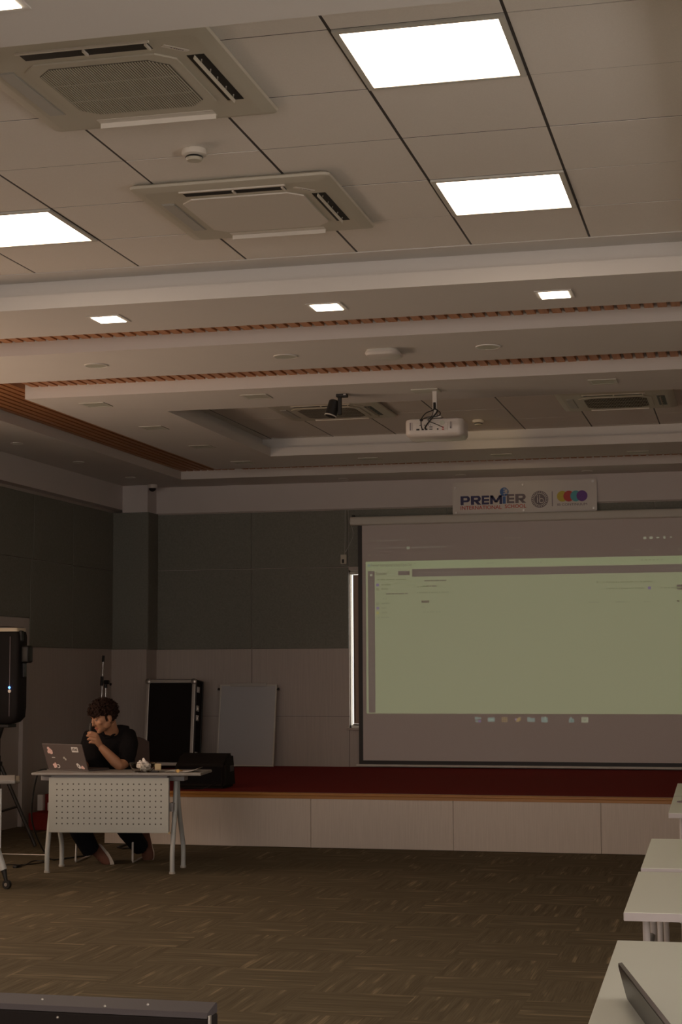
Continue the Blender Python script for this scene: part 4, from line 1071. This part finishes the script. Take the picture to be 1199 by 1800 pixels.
# neck, shoulders and trunk
NB = PP(200, 1287, .0)
b.tube([hp(0, -.035, -.05), (hp(0, -.03, -.10)+NB)*.5, NB, PP(200, 1296, .01)], [.056, .053, .056, .075], 18)
SL, SR = PP(226, 1289, .03), PP(163, 1289, .06)
b.tube([PP(203, 1292, .03), PP(202, 1310, .04), PP(204, 1345, .10), PP(207, 1385, .22), PP(208, 1405, .28)], [(.10, .12), (.155, .115), (.145, .11), (.14, .11), (.15, .12)], 20)
b.tube([SL, PP(215, 1287, .03), PP(192, 1289, .04), SR], [.052, .056, .058, .052], 14)
# left arm: shoulder - elbow on the desk - hand at the mouth
EL = PP(212, 1344, -.24); WL = PP(179.5, 1311, -.235)
b.tube([SL, PP(229, 1312, -.08), PP(221, 1338, -.19), EL], [.052, .048, .044, .038], 14)
b.tube([PP(216, 1341, -.22), EL, PP(205, 1337, -.24), PP(192, 1324, -.24), WL], [.036, .039, .042, .036, .027], 14)
# left hand
def hand(W, knuck, pips, dips, tips, thumb, palm_r=.020):
    kc = sum(knuck, Vector())/4
    for k in knuck: b.tube([W, (W+k)*.5, k], [.020, .0165, .0115], 10)
    for k, p_, d_, t_ in zip(knuck, pips, dips, tips): b.tube([k, p_, d_, t_], [.0105, .0096, .0088, .0075], 8)
    b.tube(thumb, [.014, .0125, .0105, .0085], 8)
dd = -.245
hand(WL, [PP(171.5, 1288.5, dd-.02), PP(170, 1293.5, dd-.028), PP(169.5, 1299, dd-.026), PP(170, 1304, dd-.018)],
     [PP(162, 1285.5, dd-.03), PP(158.5, 1291, dd-.036), PP(159, 1297, dd-.034), PP(161.5, 1303, dd-.026)],
     [PP(157, 1286.3, dd-.012), PP(154.8, 1291.8, dd-.014), PP(156.2, 1298, dd-.014), PP(159, 1303.6, dd-.008)],
     [PP(156.5, 1287, dd+.006), PP(157, 1292.4, dd+.010), PP(159, 1298, dd+.012), PP(162, 1303, dd+.012)],
     [PP(177, 1304, dd+.01), PP(172, 1294, dd+.02), PP(166, 1288, dd+.018), PP(160, 1287, dd+.008)])
# right arm, resting behind the laptop lid
ER = PP(153, 1338, -.05); WR = PP(147, 1347, -.20)
b.tube([SR, PP(156, 1312, .0), ER], [.052, .046, .039], 14)
b.tube([ER, (ER+WR)*.5, WR], [.038, .036, .026], 14)
kk = [WR + RH*(-.03+.018*i) + DH*-.065 + Vector((0, 0, .006)) for i in range(4)]
hand(WR, kk, [k+DH*-.025+Vector((0, 0, .008)) for k in kk], [k+DH*-.040+Vector((0, 0, -.002)) for k in kk], [k+DH*-.048+Vector((0, 0, -.014)) for k in kk],
     [WR+RH*.02+DH*-.02, WR+RH*.04+DH*-.05, WR+RH*.045+DH*-.075, WR+RH*.04+DH*-.095])
# hips and legs
HPc = PP(208, 1408, .30)
HL, HRr = HPc+RH*.10, HPc-RH*.10
b.tube([HPc+RH*-.13, HPc, HPc+RH*.13], [.10, .125, .10], 16)
KL, KR = PP(205, 1425, -.14), PP(128, 1425, -.12)
AL, AR = PP(253, 1476, .32), PP(166, 1486, .12)
b.tube([HL, (HL+KL)*.5, KL], [.088, .075, .058], 14); b.tube([HRr, (HRr+KR)*.5, KR], [.088, .075, .058], 14)
b.tube([KL, KL*.6+AL*.4, AL], [.056, .054, .036], 14); b.tube([KR, KR*.6+AR*.4, AR], [.056, .054, .036], 14)
TL, TR = PP(261, 1497, .31), PP(190, 1505, .04)
b.tube([AL, AL*.5+TL*.5, TL], [.032, .028, .018], 12); b.tube([AR, AR*.5+TR*.5, TR], [.032, .028, .018], 12)
body = remeshed(b, .0052, 3)
part(person, 'body', body, M['skin'], True, world=True)
# face details
e = MB()
for s in (-1, 1): e.blob(hp(s*.029, .0795, .006), (.0115, .005, .0048), HR, 2)
parts(person, 'eye', e, M['eyew'], True, world=True)
e = MB()
for s in (-1, 1): e.blob(hp(s*.029+.002, .0845, .004), (.0055, .002, .0055), HR, 2)
parts(person, 'iris', e, M['black'], True, world=True)
e = MB()
for s in (-1, 1): e.tube([hp(s*.012, .092, .024), hp(s*.028, .090, .030), hp(s*.045, .078, .026)], [.0035, .0045, .0025], 8)
parts(person, 'eyebrow', e, M['hair'], True, world=True)
e = MB(); e.tube([hp(-.020, .080, -.062), hp(-.008, .089, -.058), hp(0, .090, -.060), hp(.008, .089, -.058), hp(.020, .080, -.062)], [.002, .005, .0045, .005, .002], 8)
e.tube([hp(-.017, .080, -.066), hp(0, .088, -.069), hp(.017, .080, -.066)], [.002, .006, .002], 8)
parts(person, 'lips', e, M['lip'], True, world=True)
# hair: dense curls over the scalp
rr = random.Random(11)
hbm = MB(); cnt = 0
hbm.blob(hp(0, -.020, .050), (.086, .094, .078), HR, 3)
while cnt < 520:
    v = Vector((rr.gauss(0, 1), rr.gauss(0, 1), rr.gauss(0, 1))).normalized()
    p_ = Vector((v.x*.093, -.014+v.y*.108, .046+v.z*.090))
    face = p_.y > .035 and p_.z < .050
    low = p_.z < (-.005 if p_.y > -.05 else -.045)
    ear = abs(p_.x) > .06 and p_.z < .018 and p_.y > -.04
    if face or low or ear: continue
    s = rr.uniform(.010, .019)
    hbm.blob(hp(p_.x+rr.gauss(0, .005), p_.y+rr.gauss(0, .006), p_.z+rr.gauss(0, .006)), (s, s*rr.uniform(.6, 1.1), s*rr.uniform(.6, 1.1)), Euler((rr.uniform(0, 3), rr.uniform(0, 3), 0)).to_matrix(), 1); cnt += 1
for k in range(110):                                # curls hanging over the forehead
    x = rr.uniform(-.066, .066); s = rr.uniform(.009, .015)
    hbm.blob(hp(x, .082-abs(x)*.4+rr.uniform(-.012, .016), .056+rr.uniform(-.018, .035)), (s, s*.8, s), None, 1)
for s in (-1, 1): hbm.blob(hp(s*.071, .016, -.004), (.006, .010, .026), HR, 2)
for k in range(260):                               # loose curl rings
    v = Vector((rr.gauss(0, 1), rr.gauss(0, 1), rr.gauss(0, 1))).normalized()
    p_ = Vector((v.x*.100, -.014+v.y*.118, .048+v.z*.099))
    if (p_.y > .03 and p_.z < .05) or p_.z < .02: continue
    ax_ = Vector((rr.gauss(0, 1), rr.gauss(0, 1), rr.gauss(0, 1))).normalized(); u_ = ax_.orthogonal().normalized(); w_ = ax_.cross(u_); r0 = rr.uniform(.008, .014)
    hbm.tube([hp(*(p_+u_*r0*math.cos(a)+w_*r0*math.sin(a)+ax_*(.002*i))) for i, a in enumerate([.8*k2 for k2 in range(8)])], .0022, 5)
part(person, 'hair', hbm, M['hair'], True, world=True)
# t-shirt
b = MB()
b.tube([PP(201, 1287, .02), PP(203, 1294, .03), PP(202, 1310, .04), PP(204, 1345, .10), PP(207, 1385, .22), PP(208, 1402, .27)], [(.085, .090), (.13, .135), (.170, .130), (.160, .125), (.155, .125), (.16, .13)], 22)
b.tube([SL+RH*.004, PP(214, 1287.5, .03), PP(192, 1291, .04), SR], [.062, .066, .070, .062], 16)
b.blob(PP(189, 1302, -.045), (.085, .06, .055), None, 3)
b.tube([SL, PP(229, 1306, -.05), PP(226, 1324, -.12), PP(222, 1336, -.175), PP(219, 1341, -.20)], [.062, .068, .066, .062, .056], 16)
b.tube([SR, PP(157, 1310, .0), PP(152, 1334, -.07)], [.062, .062, .058], 16)
b.tube([PP(168, 1300, -.02), PP(170, 1330, -.05), PP(180, 1350, -.03)], [.085, .105, .085], 16)
sh = remeshed(b, .0075, 4)
r3 = random.Random(2)
part(person, 't_shirt', sh, M['softblack'], True, world=True)
part(person, 'shirt_collar', MB().tube(smoothpath([PP(179.5, 1290, -.075), PP(186, 1296, -.098), PP(196, 1294, -.085), PP(205, 1286, -.045), PP(209, 1279.5, .02)], 5), .0095, 8), M['softblack'], True, world=True)
# trousers
b = MB()
b.tube([HPc+RH*-.14, HPc, HPc+RH*.14], [.115, .135, .115], 16)
b.tube([HPc, PP(207, 1392, .24)], [.15, .14], 16)
b.tube([HL, (HL+KL)*.5, KL], [.10, .090, .074], 14); b.tube([HRr, (HRr+KR)*.5, KR], [.10, .090, .074], 14)
AL2, AR2 = PP(249, 1483, .27), PP(163, 1488, .09)
b.tube([KL, KL*.5+AL2*.5, AL2], [.074, .080, .068], 14); b.tube([KR, KR*.5+AR2*.5, AR2], [.074, .080, .070], 14)
part(person, 'trousers', remeshed(b, .0085, 3), M['trouser'], True, world=True)
# shoes: toes on the carpet, heels up
def shoe(heel, toe, side, name='shoe'):
    ax_ = (toe-heel); L = ax_.length; ax_.normalize()
    n_ = (side - ax_*side.dot(ax_)).normalized()          # towards the sole
    w_ = ax_.cross(n_)
    m = Matrix.Translation(heel) @ Matrix((w_, ax_, n_)).transposed().to_4x4()
    up = MB(); prev = None
    prof = [(-.05, .040, .046), (-.02, .044, .046), (.02, .046, .044), (L*.4, .047, .038), (L*.7, .049, .030), (L*.9, .042, .022), (L, .02, .012)]
    for yy, wx, hz in prof:
        ring_ = [up.bm.verts.new(m @ Vector((wx*math.cos(a), yy, -.004+hz*1.5*math.sin(a) if math.sin(a) < 0 else -.004))) for a in [2*PI*k/16 for k in range(16)]]
        if prev:
            for i in range(16): up.bm.faces.new((prev[i], prev[(i+1) % 16], ring_[(i+1) % 16], ring_[i]))
        else: up.bm.faces.new(ring_[::-1])
        prev = ring_
    up.bm.faces.new(prev)
    s_ = part(person, name, up, M['brown'], True, world=True)
    out = []
    for k in range(28):
        a = 2*PI*k/28; yy = (L*.5-.01)+(L*.5+.028)*math.cos(a); wx = .043*math.sin(a)*(1.08 if yy > L*.5 else .88)
        out.append((wx, yy))
    so = MB().prism(out, -.006, .022, 'z'); 
    for v in so.bm.verts: v.co = wmat(person).inverted() @ (m @ v.co)
    o = finish('sole', so.bm, M['sole'], True); o.parent = s_; o['label'] = 'off-white rubber sole'
    lc = MB()
    for q in (.05, .075, .10): lc.tube([m @ Vector((-.022, q, -.050)), m @ Vector((0, q+.006, -.058)), m @ Vector((.022, q, -.050))], .004, 6)
    for v in lc.bm.verts: v.co = wmat(person).inverted() @ v.co
    o = finish('laces', lc.bm, M['brown'], True); o.parent = s_
shoe(PP(177, 1485, .14), PP(198, 1513, .0), RH*.9+DH*.55+Vector((0, 0, .35)))
shoe(PP(258, 1468, .36), PP(265, 1509, .30), DH*.9+RH*.35)
single('marker_pen', MB().tube([PP(161.5, 1290, dd+.004), PP(160.5, 1280, dd+.012), PP(161.5, 1270, dd+.02)], [.0095, .0105, .009], 12), M['black'], 'slim black object held upright between the fingers at the mouth', 'pen', smooth=True)

# ------------------------------------------------------------------ chair
CR = math.atan2(.2377, .9714)-.12
t = thing('sled_chair', 'white wire sled chair under the seated person behind the desk', 'chair', (-4.83, 12.22, 0), CR)
def CL(p): return wmat(t).inverted() @ Vector(p)
hw = .222
for s in (-1, 1):
    x = s*hw
    part(t, 'side_frame', MB().tube([(x*.96, -.17, .44), (x, -.20, .02), (x, -.19, .010), (x, .20, .010), (x, .22, .02), (x*.96, .26, .44)], .0075, 10), M['chairw'], True)
part(t, 'seat', MB().box(-.215, .215, -.18, .27, .43, .46, .012, 3), M['chairback'])
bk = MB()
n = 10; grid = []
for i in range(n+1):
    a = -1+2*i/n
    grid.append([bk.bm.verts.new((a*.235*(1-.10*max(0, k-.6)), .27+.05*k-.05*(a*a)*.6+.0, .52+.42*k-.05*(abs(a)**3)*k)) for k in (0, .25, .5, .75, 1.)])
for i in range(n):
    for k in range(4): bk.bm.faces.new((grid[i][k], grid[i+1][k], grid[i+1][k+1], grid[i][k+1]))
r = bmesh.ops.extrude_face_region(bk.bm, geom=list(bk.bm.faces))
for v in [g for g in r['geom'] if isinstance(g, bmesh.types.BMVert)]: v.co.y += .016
part(t, 'backrest', bk, M['chairback'], True)  # dark backrest stands in for the shadow beside the shoulder
parts(t, 'back_post', MB().tube([(-.17, .255, .44), (-.17, .30, .60)], .009).tube([(.17, .255, .44), (.17, .30, .60)], .009), M['chairw'], True)
# ------------------------------------------------------------------ tables on the right and at the left edge
TRZ = math.radians(1.2)
def side_table(y0, y1, xl, label, legs=True, groove=None, grommet=False, width=1.5):
    t = thing('meeting_table', label, 'table', (xl, y0, 0), TRZ, 'pale tables along the right side')
    D_ = y1-y0
    top = part(t, 'tabletop', MB().box(0, width, 0, D_, .704, .730, .003, 2), M['tabletop'])
    part(t, 'edge_band', MB().box(.001, width-.001, -.0012, .0005, .7045, .7285), M['tableedge'])
    if groove: part(t, 'seam', MB().box(.0, width, groove-.004, groove+.004, .7298, .7306), M['signgrey'])
    if grommet:
        ring_ = MB(); pts = [(p_[0], p_[1], .7315) for p_ in rrect(.03, .20, grommet-.05, grommet+.05, .045)]
        ring_.tube(pts+[pts[0]], .0035, 6, False); part(t, 'cable_port_rim', ring_, M['signgrey'], True)
    for i, x in enumerate((.062, width-.062)):
        part(t, 'leg', MB().tube(smoothpath([(x, .10, .012), (x, .10, .14), (x, .12, .30), (x, .13, .50), (x, .12, .704)], 5), .0115, 12), M['legw'], True)
        part(t, 'leg', MB().tube(smoothpath([(x+.012, .62, .012), (x+.012, .62, .14), (x+.012, .58, .25), (x+.012, .45, .50), (x+.012, .36, .704)], 5), .0115, 12), M['legw'], True)
        part(t, 'stretcher', MB().tube([(x+.006, .13, .60), (x+.006, .40, .60)], .011), M['greyrail'], True)
        for k, y in enumerate((.10, .62)): part(t, 'foot', MB().tube([(x+.012*k, y, 0), (x+.012*k, y, .014)], .020, 12), M['black'], True)
    mp = MB().prism([(.13, .703), (width-.13, .703), (width-.22, .64), (.22, .64)], .16, .168, 'y'); part(t, 'modesty_panel', mp, M['steelw'])
    return t
side_table(2.7, 4.64, -.33, 'nearest pale table, carrying the glossy display panel in the bottom right corner')
side_table(5.165, 6.19, -.392, 'second pale table from the camera, with two legs showing under its front edge')
side_table(6.30, 7.37, -.412, 'third pale table from the camera, butted against the far edge of the second table')
side_table(8.66, 10.85, -.423, 'farthest pale table with oblong cable port, at the right edge before the stage', groove=1.12, grommet=.70)

# glossy tablet standing on its long edge on the nearest table
A0, C0 = Vector((-.281, 3.825, .7305)), Vector((-.198, 3.44, .7305))
dr = (C0-A0).normalized(); rz = math.atan2(dr.y, dr.x)
t = thing('display_panel', 'long glossy dark display panel with a silver rim propped on edge on the nearest table', 'display', A0, rz)
TM = Matrix.Rotation(math.radians(14), 4, 'X')
b = MB().prism(rrect(0, .84, 0.001, .085, .012), -.004, .004, 'y', TM); part(t, 'rim', b, plain('dark_silver_rim', (.16, .145, .155), .3, metal=.6), True)
b = MB().prism(rrect(.004, .836, .005, .081, .010), -.0055, -.0042, 'y', TM); part(t, 'glass', b, M['glassy'], True)
b = MB().prism(rrect(.004, .836, .005, .081, .010), .0042, .0055, 'y', TM); part(t, 'back_cover', b, M['blackm'], True)
part(t, 'prop', MB().box(.20, .30, .004, .03, .0005, .008, .002), M['blackm'])

# flip-top table with castors cut by the left picture edge
t = thing('castor_table', 'pale flip-top table on castors cut by the left picture edge', 'table', (-5.44, 10.31, 0), math.radians(24.6))
part(t, 'tabletop', MB().box(-.62, .625, -.12, .42, .700, .726, .008), M['greytop'])
part(t, 'edge_cap', MB().box(.625, .655, -.10, .40, .703, .723, .006), M['acback'])
part(t, 'modesty_panel', MB().box(-.515, .535, -.085, -.073, .27, .668, .003), M['steelw'])
parts(t, 'bracket', MB().box(.40, .52, .0, .14, .668, .7, .004).box(-.52, -.40, .0, .14, .668, .7, .004), M['black'])
for s in (-1, 1):
    x = s*.49
    part(t, 'leg', MB().tube([(x, .04, .69), (x, .04, .36), (x+s*.02, -.03, .24), (x+s*.065, -.06, .125)], [.022, .024, .028, .024], 12), M['steelw'], True)
    part(t, 'leg', MB().tube([(x, .06, .36), (x-s*.02, .20, .22), (x-s*.05, .34, .125)], [.024, .028, .024], 12), M['steelw'], True)
    for (cx_, cy_) in ((x+s*.087, -.075), (x-s*.06, .36)):
        c = part(t, 'castor', MB().tube([(cx_-s*.022, cy_+.01, .125), (cx_-s*.006, cy_, .055)], [.020, .012], 12), M['black'], True)
        wv = MB().tube([(cx_-.012, cy_, .031), (cx_+.012, cy_, .031)], [.030, .030], 22); wv2 = MB().tube([(cx_-.016, cy_, .031), (cx_+.016, cy_, .031)], [.012, .012], 14)
        R3 = Matrix.Translation((cx_, cy_, 0)) @ Matrix.Rotation(math.radians(55), 4, 'Z') @ Matrix.Translation((-cx_, -cy_, 0))
        for v in list(wv.bm.verts)+list(wv2.bm.verts): v.co = R3 @ v.co
        o = finish('wheel', wv.bm, M['black'], True); o.parent = c
        o = finish('wheel_hub', wv2.bm, M['alu'], True); o.parent = c

# flat black equipment case standing on edge in the near left corner
t = thing('equipment_case', 'flat black equipment case standing on edge at the bottom left of the picture', 'case', (-1.33, 3.03, 0))
YK = 3.0; xr, xl_ = -.988, -1.75
part(t, 'body', MB().box(xl_, xr-.004, YK, YK+.062, .0, .822, .004), M['casem'], world=True)
part(t, 'lid', MB().prism([(YK, .8225), (YK+.006, .832), (YK+.055, .842), (YK+.062, .838), (YK+.062, .8225)], xl_, xr-.006, 'x'), plain('charcoal_case_lid', (.060, .052, .056), .5), world=True)
parts(t, 'metal_edge', MB().box(xr-.0035, xr+.001, YK-.002, YK+.008, .0, .828, .001), M['alu'], world=True)
parts(t, 'rivet', MB().blob((-1.335, YK+.030, .8375), .0028, sub=2).blob((-1.12, YK+.028, .8372), .0028, sub=2).blob((-1.20, YK+.012, .834), .0028, sub=2).blob((-1.29, YK-.0005, .812), .0028, sub=2), M['alu'], True, world=True)
# ------------------------------------------------------------------ camera, world, view
cam = bpy.data.cameras.new('camera'); co = bpy.data.objects.new('camera', cam); COL.objects.link(co)
PIT, YAW, ROL = math.radians(5.3512), math.radians(13.7505), math.radians(-.2559)
f = Vector((-math.sin(YAW)*math.cos(PIT), math.cos(YAW)*math.cos(PIT), math.sin(PIT)))
r1 = Vector((math.cos(YAW), math.sin(YAW), 0)); u1 = r1.cross(f)
r2 = r1*math.cos(ROL)+u1*math.sin(ROL); u2 = r2.cross(f)
co.matrix_world = Matrix.Translation((0, 0, 1.4677)) @ Matrix((r2, u2, -f)).transposed().to_4x4()
cam.sensor_fit = 'VERTICAL'; cam.sensor_height = 36; cam.sensor_width = 24; cam.lens = 2924.23*36/1800
cam.clip_start = .05; cam.clip_end = 100
sc.camera = co
wd = bpy.data.worlds.new('daylight'); sc.world = wd; wd.use_nodes = True
wd.node_tree.nodes['Background'].inputs[0].default_value = (1., .95, .88, 1); wd.node_tree.nodes['Background'].inputs[1].default_value = 2.5
sc.view_settings.view_transform = 'Standard'; sc.view_settings.look = 'None'
sc.view_settings.exposure = 0.; sc.view_settings.gamma = 1.; sc.view_settings.use_curve_mapping = False
